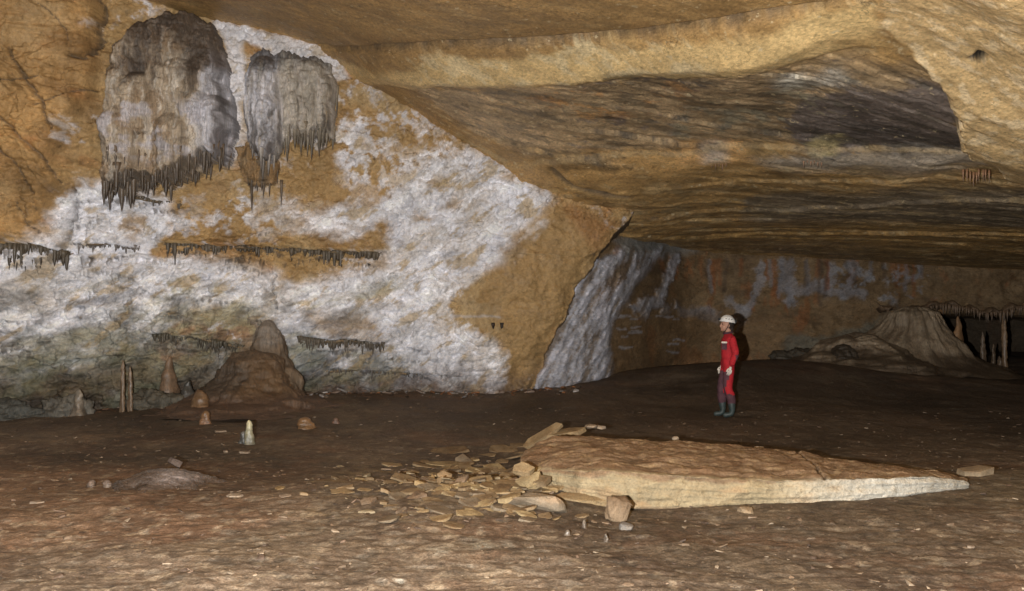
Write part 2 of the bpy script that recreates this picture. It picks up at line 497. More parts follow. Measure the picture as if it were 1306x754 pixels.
# smooth ochre face right of the sweep
m_sm = WA([(655, 305), (700, 262), (790, 285), (770, 310), (748, 345), (735, 370), (712, 415), (690, 490), (645, 500), (640, 440), (590, 415), (575, 385), (615, 355), (645, 335)],
          OCHRE * .92, op=.95, warp=.16, soft=.14)
WA([(585, 380), (640, 385), (640, 430), (590, 415)], OCHRE_L * .85, op=.5, warp=.2)
WA([(715, 255), (790, 285), (760, 315), (740, 300)], RUST * .8, op=.5, warp=.15)
WA([(560, 350), (625, 345), (600, 420), (560, 425)], OCHRE_L, op=.35, warp=.3)
WA([(640, 480), (690, 478), (684, 508), (632, 510)], W * .8, op=.7, warp=.1, patch=.7)
P.stroke(wl([(560, 399), (600, 403), (640, 408)]), W * .6, .008, .45, .03, .10)
# cracks: groove and dark line
def crack(pts, w, depth, op=.7):
    global Y
    pp = wl(pts)
    d, _ = seg_dist(X + .07 * P.n2, Z + .07 * P.n1, pp, False)
    Y = Y + depth * np.exp(-(d / w) ** 2)
    m = sstep(w, w * .3, d) * op
    P.c += (DARK - P.c) * m[..., None]
for c_, w_, dp in [([(22, 66), (50, 112), (66, 135), (78, 165)], .03, .10), ([(12, 152), (40, 180), (60, 198), (80, 235)], .03, .12),
                   ([(0, 185), (25, 205), (50, 250)], .03, .08), ([(126, -10), (131, 30), (125, 70), (116, 80), (95, 75)], .035, .18),
                   ([(98, 245), (95, 285), (82, 330)], .045, .14), ([(0, 105), (30, 112), (60, 108)], .02, .05), ([(60, 140), (105, 120), (124, 118)], .02, .04),
                   ([(30, 260), (45, 285), (60, 300)], .02, .05), ([(60, 10), (85, 30), (100, 60)], .02, .05),
                   ([(355, 395), (350, 370), (352, 352)], .02, .06), ([(560, 205), (590, 225), (575, 250)], .015, .03),
                   ([(565, 300), (600, 290), (620, 312)], .012, .02), ([(130, 0), (125, -60)], .035, .1)]:
    crack(c_, w_, dp)
P.c *= (1 - m_block[..., None] * np.array((.0, .12, .25)) * .6)
P.c *= np.clip(1 + .5 * m_block * fbm(X * 1.3, Z * 1.1, 67.0, o=6, g=.6), .6, 1.3)[..., None]
# knobbly relief on the white deposits, smooth on the ochre face
knob = fbm(X * 5.5, Z * 5.5, 4.0, o=4, ridged=True)
left_rough = sstep(-4.6, -6.5, X)
Y = Y - (m_w * (.008 + .07 * left_rough)) * knob * (1 - m_sm)
strat = fbm(X * .8 + 1.2 * Z, Z * 6 - X * 1.5, 6.0, o=4)
low_left = sstep(2.0, 1.2, Z) * sstep(-3.5, -4.5, X)
Y = Y - .07 * strat * low_left
# crevice shading of the white deposits, put into the colour
cav = Y - (Yb - .16 * n_big)
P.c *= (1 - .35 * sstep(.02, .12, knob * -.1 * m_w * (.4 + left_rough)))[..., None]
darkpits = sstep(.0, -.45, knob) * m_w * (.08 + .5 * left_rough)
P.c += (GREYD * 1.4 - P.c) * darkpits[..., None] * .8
# bluish-grey shadows within white
P.mottle(GREY * 1.35, .1, .4, .35, .8, 1.4, 21, mask=m_w)
P.mottle(OCHRE_L * .9, .35, .25, .45, 1.7, 2.2, 31, mask=m_w)
P.mottle((.50, .44, .37), -.05, .5, .6, .45, .7, 33, mask=m_w)
P.mottle((.50, .51, .58), .05, .4, .4, .6, 1.1, 35, mask=m_w)
P.mottle((.80, .80, .86), .2, .3, .7, 1.1, 1.5, 37, mask=m_w)
dgs = fbm(X * 1.2 + 1.1 * Z, Z * 4.5 - 3.6 * X, 66.0, o=6, g=.65)
P.c *= (1 - .24 * sstep(.1, .6, dgs) * m_w)[..., None]
dg2 = fbm(X * .9 + .8 * Z, Z * 2.6 - 2.1 * X, 70.0, o=7, g=.62)
P.c += (OCHRE_L * .95 - P.c) * (sstep(.16, .42, dg2 + .25 * P.n1) * m_w * .75)[..., None]
P.c += (np.array((.88, .88, .92)) - P.c) * (sstep(.12, .45, -dg2) * m_w * .8)[..., None]
# wisps of deposit over the ochre, brown seams through the white
wf = fbm(X * 1.1 + .35 * P.n1, Z * 1.5 + .5 * X + .35 * P.n2, 51.0, o=7, g=.62, ridged=True)
near_w = sstep(.02, .5, fbm(X * .5, Z * .7, 53.0, o=3) + .25) * (1 - m_block) * (1 - m_sm)
P.c += (W * .85 - P.c) * (sstep(.62, .86, wf) * near_w * .7 * (1 - m_w))[..., None]
wf2 = fbm(X * 1.3 - .4 * P.n1, Z * 2.2 + .7 * X + .5 * P.n2, 57.0, o=7, g=.62, ridged=True)
P.c += (GREY * .8 - P.c) * (sstep(.72, .95, wf2) * m_w * .4 * (.5 + .5 * left_rough))[..., None]
wf3 = fbm(X * 3.1, Z * 3.4 + 1.2 * X, 59.0, o=5, g=.6, ridged=True)
P.c += (GREYD - P.c) * (sstep(.72, .93, wf3) * sstep(.0, .35, P.n1 + .45 * left_rough - .25) * m_w * .7)[..., None]
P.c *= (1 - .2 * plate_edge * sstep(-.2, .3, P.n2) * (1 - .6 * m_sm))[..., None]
# brown and grey-green washes in wide diagonal bands low on the wall
dg = fbm(X * .45 + .2 * Z, Z * 1.5 - .55 * X, 61.0, o=6, g=.6)
lowm = sstep(2.9, 2.0, Z + .3 * P.n1) * sstep(-1.6, -2.6, X)
P.c += (OLIVE * 1.3 - P.c) * (sstep(.05, .4, dg) * lowm * .65)[..., None]
P.c += (GREYD * 1.2 - P.c) * (sstep(.1, .45, -dg) * lowm * .6)[..., None]
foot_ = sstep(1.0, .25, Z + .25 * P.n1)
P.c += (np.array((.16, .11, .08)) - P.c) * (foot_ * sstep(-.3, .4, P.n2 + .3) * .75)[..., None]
low_shade = sstep(2.3, .2, Z + .5 * P.n1) * sstep(-1.0, -3.5, X)  # light falling off down the wall, painted as a darker colour
P.c *= (1 - .52 * low_shade)[..., None]
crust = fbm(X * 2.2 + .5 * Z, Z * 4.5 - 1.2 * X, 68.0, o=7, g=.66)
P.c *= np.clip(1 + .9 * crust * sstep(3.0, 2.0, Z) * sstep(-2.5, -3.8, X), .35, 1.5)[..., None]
P.c += (np.array((.20, .22, .15)) - P.c) * (low_shade * sstep(-.1, .3, fbm(X * .6, Z * 1.4 - .4 * X, 69.0, o=5)) * .4)[..., None]
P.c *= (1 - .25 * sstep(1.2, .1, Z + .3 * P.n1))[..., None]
# little combs of drip marks: short vertical ridges under wavy lines
rc = random.Random(21)
def comb(px, py, L, dep, op=.8):
    global Y
    c0 = on_wall(px, py); zl = c0[2] + .10 * np.sin((X - c0[0]) * rc.uniform(2, 5) + rc.random() * 6) + .05 * P.n2
    inx = sstep(L / 2, L / 2 - .15, np.abs(X - c0[0]))
    below = zl - Z
    Lx = dep * (.25 + .9 * np.abs(perlin(X * 9, X * 0 + px, X * 0 + py)) * 1.6)
    tick = sstep(-.05, .2, perlin(X * 21, X * 0 + py, Z * 1.2)) * sstep(-.01, .015, below) * sstep(Lx, Lx - .03, below) * inx
    lip = np.exp(-((below + .02) / .03) ** 2) * inx
    Y = Y - .05 * tick - .05 * lip
    P.c += (DARK * 1.3 - P.c) * (tick * op * .8)[..., None]
for k in range(34):
    comb(rc.uniform(-20, 330), rc.uniform(330, 480), rc.uniform(.3, 1.3), rc.uniform(.08, .2), rc.uniform(.45, .85))
for k in range(10):
    comb(rc.uniform(50, 230), rc.uniform(240, 310), rc.uniform(.3, .8), rc.uniform(.08, .2), .7)
for k in range(10):
    comb(rc.uniform(380, 600), rc.uniform(435, 492), rc.uniform(.4, 1.0), rc.uniform(.06, .14), .6)
for px_, py_, l_, d_ in [(70, 322, 1.4, .25), (140, 322, 1.0, .2), (300, 324, 2.6, .2), (420, 330, 1.8, .18), (435, 441, 1.7, .14), (255, 440, 1.7, .18), (180, 262, 1.3, .16), (330, 300, .8, .2), (760, 322, .6, .12), (30, 322, 1.0, .3)]:
    comb(px_, py_, l_, d_, .85)
# edge of the wall: it turns away behind this line
edge = wl([(815, 262), (800, 283), (768, 318), (752, 345), (736, 368), (722, 400), (702, 440), (690, 480), (682, 520), (682, 620)])
ex = np.interp(Z, [p[1] for p in edge][::-1], [p[0] for p in edge][::-1]) + .07 * P.n2 + .05 * P.n1
over = X - ex
Y = Y + np.clip(over, 0, 9) * 9 + .12 * sstep(-.5, 0, over) ** 2
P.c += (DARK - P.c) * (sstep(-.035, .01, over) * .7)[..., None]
keep = over < .55
V = np.stack([X, Y, Z], -1).reshape(-1, 3)
fc = grid_faces(*X.shape, keep=keep)
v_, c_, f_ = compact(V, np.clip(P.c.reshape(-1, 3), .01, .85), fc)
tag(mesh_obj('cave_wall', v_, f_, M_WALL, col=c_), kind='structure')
WALL_X, WALL_Z, WALL_Y = xs, zs, Y.copy()


def wall_y(x, z):
    i = int(np.clip((x - xs[0]) / RES, 0, len(xs) - 1)); j = int(np.clip((z - zs[0]) / RES, 0, len(zs) - 1))
    return float(WALL_Y[j, i])


def wall_pt(px, py):
    Yc = 18.5
    for _ in range(25):
        p = at(px, py, Yc); Yc = .5 * Yc + .5 * wall_y(p[0], p[2])
    return at(px, py, Yc)


# ------------------------------------------------------------------ back wall
print('back')
xb = np.arange(-1.5, 26, .036); zb = np.arange(-.6, 5.2, .03)
X, Z = np.meshgrid(xb, zb)
Yb = BACK(X, Z)
P = Paint(X, Z, np.array((.22, .145, .075)), seed=13.0)
Y = Yb - .22 * fbm(X * .4, Z * .6, 21., o=5) - .06 * fbm(X * 1.6, Z * 3.2, 22., o=5, ridged=True)
P.mottle((.29, .2, .11), 0, .4, .6, .6, 1.6, 2)
P.mottle((.13, .085, .05), .05, .4, .6, .7, 2, 5)
P.mottle((.32, .12, .04), .2, .3, .5, 1.6, .8, 8)
def BA(pts, col, **k): return P.area(bk(pts), col, **k)
Wb = np.array((.42, .42, .46))
m1 = BA([(690, 505), (680, 490), (700, 440), (735, 365), (760, 330), (800, 318), (850, 318), (825, 345), (790, 400), (778, 440), (778, 482), (742, 492)], Wb, warp=.2, soft=.12)
BA([(760, 372), (790, 340), (815, 330), (800, 365), (775, 400), (762, 405)], (.2, .13, .07), op=.85, warp=.12)
m2 = P.stroke(bk([(812, 330), (800, 360), (782, 385), (772, 420)]), Wb, .08, .9, .08, .12)
m3 = P.stroke(bk([(862, 328), (850, 360), (838, 385), (815, 390)]), Wb, .09, .75, .1, .18)
m4 = BA([(790, 380), (850, 372), (865, 395), (810, 402)], Wb * .85, op=.7, warp=.25, patch=.55)
BA([(780, 305), (880, 300), (890, 320), (850, 325), (800, 325)], (.3, .31, .3), op=.85, warp=.15)
BA([(1050, 340), (1190, 340), (1185, 380), (1060, 378)], (.33, .34, .37), op=.7, warp=.35, patch=.6)
for st in [[(968, 335), (970, 360), (960, 385), (942, 402)], [(995, 335), (1000, 365), (1012, 385)], [(1008, 335), (1010, 372), (1008, 390)],
           [(1020, 370), (1040, 360), (1060, 372), (1100, 376)], [(1060, 340), (1055, 365)], [(1085, 345), (1082, 366)], [(870, 395), (905, 398), (915, 402)],
           [(930, 380), (950, 400), (942, 415)]]:
    P.stroke(bk(st), Wb * .8, .07, .6, .12, .25)
BA([(1000, 430), (1060, 425), (1100, 410), (1130, 400), (1110, 440), (1040, 470), (990, 470)], (.16, .16, .13), op=.7, warp=.3)
BA([(870, 400), (1000, 400), (1000, 470), (780, 480), (780, 420)], (.24, .15, .075), op=.5, warp=.3)
for k in range(26):
    px = random.uniform(880, 1180); L = random.uniform(15, 60)
    P.stroke(bk([(px, 333), (px + random.uniform(-3, 3), 333 + L)]), random.choice([(.30, .11, .04), Wb * .6, (.1, .07, .05)]), .03, .5, .06, .08)
for k in range(14):
    px = random.uniform(785, 860); py = random.uniform(400, 450)
    P.stroke(bk([(px, py), (px + random.uniform(8, 22), py + random.uniform(-2, 2))]), Wb * 1.1, .004, .7, .03, .12)
mw = np.maximum.reduce([m1, m2, m3, m4])
kn = fbm(X * 4.5 - Z * 1.5, Z * 2.2 + X * 1.0, 24., o=5, g=.6, ridged=True)
Y = Y - mw * (.12 + .12 * kn)
P.c += (GREYD - P.c) * (sstep(.1, -.3, kn) * mw * .6)[..., None]
pp_ = .86 * X - .5 * Z; al_ = .5 * X + .86 * Z
stf = fbm(pp_ * 5, al_ * .9, 25., o=6, g=.65)
P.c += (np.array((.20, .145, .09)) - P.c) * (sstep(.0, .35, stf) * mw * .8)[..., None]
P.c += (np.array((.66, .66, .74)) - P.c) * (sstep(.05, .4, -stf) * mw * .7)[..., None]
Y = Y + .10 * stf * mw
# low opening at the right
hole = bk([(1198, 404), (1225, 401), (1262, 404), (1320, 402), (1500, 408), (1500, 520), (1180, 520), (1180, 440)])
hd = sstep(-.04, .04, sdf(X, Z, hole) + .12 * P.n1)
Y = Y + hd * 7
P.c += (np.array((.06, .045, .03)) - P.c) * (hd * .85)[..., None]
V = np.stack([X, Y, Z], -1).reshape(-1, 3)
tag(mesh_obj('cave_back_wall', V, grid_faces(*X.shape), M_BACK, col=np.clip(P.c.reshape(-1, 3), .01, .85)), kind='structure')

# ------------------------------------------------------------------ ceiling
print('ceiling')
yc = np.concatenate([np.linspace(-4, 7, 50)[:-1], 7 * np.exp(np.linspace(0, math.log(36 / 7), 860))])
S, Y = np.meshgrid(np.linspace(-1.05, 1.05, 1000), yc)
X = S * (np.abs(Y) * .62 + 4.5)
Zb = CEIL(X, Y)
P = Paint(X, Y, np.array((.41, .255, .10)), seed=31., fa=.9, fb=1.0)
big = fbm(X * .25, Y * .35, 33., o=5)
Zr = Zb + .05 * big
shale = cl([(540, 92), (700, 84), (860, 75), (1000, 70), (1100, 72), (1170, 88), (1215, 115), (1232, 150), (1240, 190), (1150, 193), (950, 190), (780, 196), (690, 200), (640, 180), (560, 130)])
m_sh = sstep(-.4, .3, sdf(X, Y, shale) + .3 * P.n1)
low = cl([(650, 215), (800, 235), (1306, 215), (1600, 230), (1600, 352), (860, 318), (790, 292), (700, 245)])
m_lo = sstep(-.4, .4, sdf(X, Y, low) + .3 * P.n1)
def terrace(z, s, sh):
    q = z / s; f = np.floor(q); r = q - f
    return s * (f + np.clip((r - .5) * sh + .5, 0, 1))
zt = terrace(Zr + .05 * fbm(X * .3, Y * .7, 35., o=6, g=.6), .13, 9)
zt2 = terrace(Zr + .06 * fbm(X * .2, Y * .7, 36., o=6, g=.62), .045, 6)
k1 = np.clip(.15 + .4 * m_sh + .3 * m_lo, 0, 1)
Zc = Zr + (zt2 - Zr) * k1 * .12
wobA = .4 * fbm(X * .12, Y * .2, 71., o=3) + .16 * fbm(X * .7, Y * .9, 72., o=4) + .07 * fbm(X * 3.5, Y * 4, 73., o=5, g=.65)
bedtone = np.zeros_like(X); riser = np.zeros_like(X)
def beds(spacing, drop, seed, mask):
    """Thin flat beds that break off one after another going back: each riser faces the entrance."""
    global Zc, bedtone, riser
    q = (Y + wobA * (1 + .2 * seed) + seed * 1.7) / spacing
    f = np.floor(q); r = q - f
    h = _perm[(f.astype(int) + 977 * seed) & 4095] / 4096.0
    on = sstep(-.12, .12, fbm(X * .3 + f * 3.1, f * 1.7 + 0 * X, 74. + seed, o=4) + .06)
    amp = drop * (.4 + 1.2 * h) * on * mask
    Zc = Zc + amp * (r - .5) - amp * 0 
    Zc = Zc - amp * .0
    bedtone = np.where(mask > .3, bedtone + (h - .5) * on * .8, bedtone)
    riser = np.maximum(riser, sstep(.12, .0, np.minimum(r, 1 - r)) * on * mask)
ms_ = np.clip(m_sh + m_lo, 0, 1)
mk_ = np.clip(m_sh + .55 * m_lo, 0, 1)
beds(1.3, .07, 1, mk_ + .12 * (1 - ms_)); beds(.55, .034, 2, mk_); beds(.24, .013, 3, mk_)
Zc = Zc - .012 * fbm(X * 1.0, Y * 1.3, 37., o=5) - .012 * fbm(X * 5, Y * 6, 39.5, o=4, g=.6) * (.4 + ms_)
def ceil_line(pts, wob=.12):
    Pp = cl(pts); a = np.array([p[0] for p in Pp]); b = np.array([p[1] for p in Pp])
    o_ = np.argsort(a)
    return np.interp(X, a[o_], b[o_]) + wob * P.n1 + wob * .6 * P.n2, a.min(), a.max()
# bed edge across the top: the rock beyond it hangs lower
y1, a0, a1 = ceil_line([(330, 64), (430, 64), (480, 60), (560, 56), (650, 53), (700, 51), (760, 46), (800, 41), (870, 34), (960, 21), (1050, 9), (1112, -2), (1140, -11)], .045)
in1 = sstep(a0, a0 + 3, X) * sstep(a1 + .3, a1 - 1.2, X)
d1 = Y - y1
Zc = Zc - (.07 * sstep(0, .05, d1) + .30 * np.clip(d1 / .95, 0, 1)) * np.exp(-np.clip(d1 - .9, 0, 99) / 3.5) * in1 + .14 * np.exp(-((d1 + .04) / .07) ** 2) * in1 * (.6 + .8 * np.clip(P.n2 + .5, 0, 1))
# second, recessed edge where the shale starts
y2, a0, a1 = ceil_line([(450, 95), (560, 88), (700, 84), (860, 74), (960, 70), (1060, 66), (1150, 62)], .1)
in2 = sstep(a0, a0 + .8, X) * sstep(a1, a1 - .5, X)
d2 = Y - y2
Zc = Zc + .05 * sstep(-.05, .1, d2) * np.exp(-np.clip(d2, 0, 99) / 1.8) * in2
# lip under the shale: a bright bed face
y3, a0, a1 = ceil_line([(620, 205), (690, 196), (780, 190), (860, 186), (960, 184), (1060, 186), (1150, 190), (1240, 196)], .12)
in3 = sstep(a0, a0 + .8, X) * sstep(a1 + .3, a1 - .3, X)
d3 = Y - y3
Zc = Zc - (.05 * sstep(-.02, .04, d3) + .12 * np.clip(d3 / .6, 0, 1)) * np.exp(-np.clip(d3, 0, 99) / 3.5) * in3
for pts_, a_ in [([(700, 250), (850, 268), (1000, 262), (1306, 250)], .07), ([(780, 285), (900, 300), (1306, 296)], .06), ([(640, 212), (900, 228), (1306, 232)], .05)]:
    yy, a0, a1 = ceil_line(pts_, .2); dd = Y - yy
    Zc = Zc - a_ * sstep(0, .1, dd) * np.exp(-np.clip(dd, 0, 99) / 2.5)
# the low pale bed at the right edge, nearer and hanging lower
bed = cl([(1118, -120), (1122, 0), (1126, 38), (1150, 58), (1172, 74), (1185, 97), (1207, 108), (1212, 122), (1226, 136), (1220, 152), (1236, 182), (1262, 192), (1288, 214), (1420, 236), (1900, 200), (1900, -200)])
db = sdf(X, Y, bed) + .13 * P.n2
m_bed = sstep(-.03, .05, db)
_q = cl([(1122, 10)])[0]
Zc = Zc - .26 * m_bed * sstep(.8, 2.6, np.hypot(X - _q[0], Y - _q[1]) + 9 * (Y < 0))
Zc = Zc - m_bed * .06 * fbm(X * .9, Y * .9, 39., o=4)

P.mottle((.50, .34, .15), 0, .5, .6, .35, .9, 2)
P.mottle((.28, .17, .07), .0, .4, .6, .3, 1.2, 5)
P.mottle((.24, .15, .07), .1, .3, .5, .9, 2.0, 6)
P.mottle((.52, .40, .22), .2, .2, .5, 1.6, 3.2, 8)
def CA(pts, col, **k): return P.area(cl(pts), col, **k)
# top brown underside
CA([(200, -200), (1115, -100), (1112, 2), (960, 24), (800, 44), (650, 57), (480, 65), (430, 68), (210, 8)], (.34, .21, .085), op=.65, warp=.3, soft=.3)
CA([(430, 40), (800, 30), (960, 16), (960, 24), (800, 44), (650, 57), (480, 65)], (.25, .15, .06), op=.6, warp=.25, soft=.25)
# pale band
CA([(440, 72), (560, 64), (700, 58), (800, 48), (870, 41), (1000, 24), (1118, 2), (1125, 60), (1060, 64), (960, 66), (860, 72), (700, 82), (560, 86), (450, 92)],
   (.60, .43, .20), op=.95, warp=.14, soft=.08)
CA([(520, 66), (720, 58), (900, 40), (900, 62), (720, 78), (540, 84)], (.64, .52, .31), op=.7, warp=.3, patch=.55)
CA([(1060, 52), (1120, 42), (1152, 60), (1090, 68)], (.32, .20, .08), op=.7, warp=.1)
# shale
CA([(540, 92), (700, 86), (860, 77), (1000, 72), (1100, 74), (1170, 90), (1215, 115), (1232, 150), (1240, 188), (1150, 190), (950, 186), (780, 192), (690, 196), (640, 180), (560, 130)],
   (.40, .29, .17), op=.85, warp=.4, soft=.2)
CA([(560, 100), (800, 90), (900, 100), (820, 112), (600, 118)], (.42, .27, .11), op=.7, warp=.3, patch=.7)
CA([(760, 100), (880, 98), (890, 135), (780, 132)], RUST, op=.5, warp=.4, patch=.55)
CA([(690, 100), (730, 100), (730, 120), (690, 120)], RUST * 1.1, op=.5, warp=.3, patch=.6)
PURP = np.array((.165, .138, .125))
CA([(640, 150), (740, 150), (745, 196), (640, 196)], PURP, op=.75, warp=.35, patch=.7)
CA([(850, 125), (960, 130), (960, 170), (800, 180)], PURP * 1.3, op=.6, warp=.4, patch=.6)
CA([(915, 82), (1000, 74), (1080, 72), (1110, 88), (1080, 112), (960, 118), (920, 100)], PURP * 1.2, op=.8, warp=.3, patch=.7)
CA([(620, 150), (740, 146), (900, 150), (960, 168), (900, 184), (745, 194), (650, 194)], PURP * .95, op=.85, warp=.5, soft=.06, patch=.7)
CA([(700, 86), (860, 78), (930, 86), (900, 100), (720, 98)], PURP * 1.0, op=.7, warp=.4, soft=.06, patch=.6)
CA([(700, 98), (860, 92), (900, 120), (740, 128)], np.array((.56, .31, .12)), op=.75, warp=.45, soft=.06, patch=.6)
CA([(925, 84), (1000, 76), (1080, 74), (1120, 92), (1090, 114), (1000, 122), (950, 150), (900, 140)], PURP * 1.05, op=.9, warp=.5, soft=.06, patch=.75)
CA([(1010, 140), (1060, 118), (1180, 108), (1215, 114), (1236, 150), (1246, 188), (1180, 192), (1150, 184), (1060, 193), (1030, 186), (1000, 165)], PURP, op=.9, warp=.28, soft=.06)
CA([(900, 110), (1020, 104), (1040, 150), (1010, 178), (930, 172)], PURP * 1.25, op=.75, warp=.5, soft=.06, patch=.7)
CA([(960, 120), (1100, 112), (1110, 150), (1000, 165)], PURP * 1.1, op=.7, warp=.5, soft=.06, patch=.55)
CA([(985, 92), (1025, 92), (1030, 112), (1000, 114)], (.55, .51, .42), op=.95, warp=.12)
CA([(1045, 96), (1072, 92), (1072, 110), (1045, 112)], (.5, .47, .4), op=.9, warp=.1)
CA([(870, 118), (1060, 118), (1060, 180), (870, 180)], (.42, .36, .22), op=.65, warp=.4, patch=.6)
CA([(1080, 96), (1170, 100), (1190, 116), (1090, 118)], (.45, .40, .29), op=.75, warp=.2, patch=.7)
# lip face
CA([(640, 200), (700, 190), (960, 186), (950, 200), (800, 212), (660, 214)], (.46, .28, .11), op=.75, warp=.25)
CA([(860, 176), (955, 176), (960, 196), (870, 196)], (.60, .36, .15), op=.9, warp=.16)
CA([(895, 178), (925, 178), (925, 196), (898, 196)], (.62, .52, .42), op=.8, warp=.1)
CA([(1030, 178), (1070, 172), (1066, 192), (1035, 192)], (.55, .45, .22), op=.8, warp=.12)
CA([(960, 192), (1070, 192), (1240, 190), (1285, 210), (1200, 222), (1000, 210)], (.42, .38, .32), op=.75, warp=.25, soft=.2)
CA([(1100, 195), (1230, 192), (1240, 205), (1120, 215)], (.52, .50, .50), op=.65, warp=.25, patch=.7)
# lower beds
CA([(650, 215), (900, 212), (1306, 222), (1306, 250), (900, 258), (700, 248)], (.40, .25, .10), op=.6, warp=.5, soft=.4)
CA([(940, 250), (1306, 238), (1700, 238), (1700, 292), (1306, 288), (960, 284)], (.22, .18, .13), op=.8, warp=.6, soft=.4)
CA([(780, 285), (1306, 292), (1700, 295), (1700, 320), (1306, 318), (850, 306)], (.42, .25, .09), op=.6, warp=.6, soft=.5)
CA([(840, 306), (1306, 330), (1700, 335), (1700, 352), (1306, 345), (860, 314)], (.20, .13, .06), op=.7, warp=.4, soft=.4)
P.mottle((.10, .085, .06), .12, .14, .55, 1.3, 2.6, 41, mask=np.clip(.45 * m_lo + m_sh, 0, 1))
P.mottle((.48, .35, .18), .15, .14, .55, 1.5, 2.6, 44, mask=np.clip(m_lo, 0, 1))
P.c *= np.clip(1.12 + .7 * bedtone * (1 - .5 * m_lo), .55, 1.6)[..., None]
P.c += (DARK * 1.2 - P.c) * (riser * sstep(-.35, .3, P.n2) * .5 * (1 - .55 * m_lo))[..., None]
st_ = fbm(X * .9, Y * 2.6 + wobA * 2, 76., o=6, g=.72)
P.c *= np.clip(1.05 + .6 * st_ * ms_, .4, 1.8)[..., None]
st2 = fbm(X * 1.3, Y * 1.1, 77., o=7, g=.75)
P.c *= np.clip(1 + .32 * st2, .5, 1.6)[..., None]
# pale bed
P.c += (np.array((.68, .48, .235)) - P.c) * (m_bed * .92)[..., None]
P.mottle((.86, .68, .42), .14, .08, .7, 4.2, 3.4, 51, mask=m_bed)  # wet glints put into the colour as bright specks
P.mottle((.42, .27, .10), .15, .3, .5, .5, 1.2, 54, mask=m_bed)
face3 = sstep(-.05, .0, d3) * sstep(.12, .05, d3) * in3
lowf = np.array((.46, .33, .17)) * (1 + .35 * fbm(X * .5, X * 0, 79., o=3))[..., None]
P.c += (lowf - P.c) * (face3 * .55)[..., None]
edge_d = sstep(.16, .03, np.abs(d1 + .06)) * in1 * (.45 + .5 * sstep(-.2, .3, P.n2))  # shade of the crevice above the pale band, painted in
P.c += (DARK - P.c) * edge_d[..., None]
# dark seams in the risers of the beds
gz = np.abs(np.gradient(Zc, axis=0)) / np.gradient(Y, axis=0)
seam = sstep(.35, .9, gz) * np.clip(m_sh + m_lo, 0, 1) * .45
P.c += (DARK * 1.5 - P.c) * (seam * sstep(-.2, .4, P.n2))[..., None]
# small shadowed crack in the pale bed
d, _ = seg_dist(X, Y, cl([(1240, 78), (1247, 74), (1254, 68)]), False)
Zc = Zc + .12 * np.exp(-(d / .045) ** 2); P.c += (DARK * .3 - P.c) * sstep(.07, .03, d)[..., None]
d, _ = seg_dist(X + .05 * P.n2, Y, cl([(706, 205), (730, 225), (800, 240)]), False)
Zc = Zc + .1 * np.exp(-(d / .06) ** 2); P.c += (DARK - P.c) * (sstep(.1, .03, d) * .7)[..., None]
V = np.stack([X, Y, Zc], -1).reshape(-1, 3)
tag(mesh_obj('cave_ceiling', V, grid_faces(*X.shape, flip=True), M_CEIL, col=np.clip(P.c.reshape(-1, 3), .01, .85)), kind='structure')

# ------------------------------------------------------------------ floor
print('floor')
ry = np.concatenate([np.linspace(-4, 4, 40)[:-1], 4 * np.exp(np.linspace(0, math.log(9.5), 760))])
sx = np.linspace(-1.05, 1.05, 860)
S, Y = np.meshgrid(sx, ry)  # rows fan out with distance
X = S * (np.abs(Y) * .62 + 2.2)
Zf = floor_z(X, Y)
P = Paint(X, Y, np.array((.14, .095, .064)), seed=61.)
n = fbm(X * 1.3, Y * 1.6, 62., o=6, g=.55)
fine = fbm(X * 6, Y * 8, 63., o=4, g=.6)
rd = fbm(X * 2.6 + Y * .8, Y * 4.6, 64., o=5, g=.6, ridged=True)
near = sstep(13, 7, Y)
fine2 = fbm(X * 15, Y * 13, 65., o=4, g=.65)
Zf = Zf + .022 * n + .007 * fine + .010 * rd * (.4 + near) + .004 * fine2 * sstep(16, 8, Y)
P.mottle((.20, .14, .092), .0, .35, .6, .9, .6, 3)
P.mottle((.09, .055, .037), .05, .3, .55, 1.0, .7, 7)
P.mottle((.18, .09, .05), .1, .3, .35, .5, .6, 9)
def FA(pts, col, **k): return P.area(fl(pts), col, **k)
FA([(80, 800), (200, 720), (420, 650), (560, 640), (700, 690), (760, 800)], (.33, .265, .195), op=.8, warp=.5, soft=.45, patch=.75)
FA([(200, 800), (330, 700), (520, 680), (560, 800)], (.44, .38, .31), op=.85, warp=.6, soft=.4, patch=.85, pn=P.n2 * .9 + .4 * P.n1)
FA([(700, 800), (780, 660), (1306, 650), (1500, 800)], (.24, .185, .135), op=.75, warp=.5, soft=.4, patch=.8)
FA([(-200, 600), (100, 590), (400, 600), (300, 680), (-200, 720)], (.15, .082, .048), op=.6, warp=.6, soft=.5)
FA([(500, 510), (760, 500), (1000, 480), (1306, 500), (1500, 500), (1400, 590), (1180, 592), (860, 558), (600, 560)], (.115, .075, .048), op=.75, warp=.5, soft=.5)
FA([(430, 505), (700, 505), (690, 530), (430, 530)], (.07, .045, .035), op=.6, warp=.3, patch=.7)
FA([(90, 550), (400, 545), (420, 560), (150, 570)], (.24, .15, .09), op=.6, warp=.4, patch=.6)
FA([(400, 600), (560, 590), (800, 660), (560, 670), (420, 650)], (.27, .19, .11), op=.6, warp=.4, patch=.6)
FA([(715, 520), (780, 515), (775, 530), (690, 560), (680, 545)], (.18, .15, .12), op=.5, warp=.2, patch=.7)
FA([(1150, 640), (1306, 600), (1500, 600), (1500, 660)], (.2, .15, .1), op=.5, warp=.4)
P.mottle((.27, .22, .17), .2, .2, .4, 4.4, 4.6, 71, mask=sstep(14, 7, Y))
P.mottle((.30, .22, .15), .26, .12, .6, 5.5, 5.0, 75, mask=sstep(19, 11, Y))
P.mottle((.05, .035, .026), .2, .2, .5, 4.6, 4.0, 78, mask=sstep(22, 9, Y))
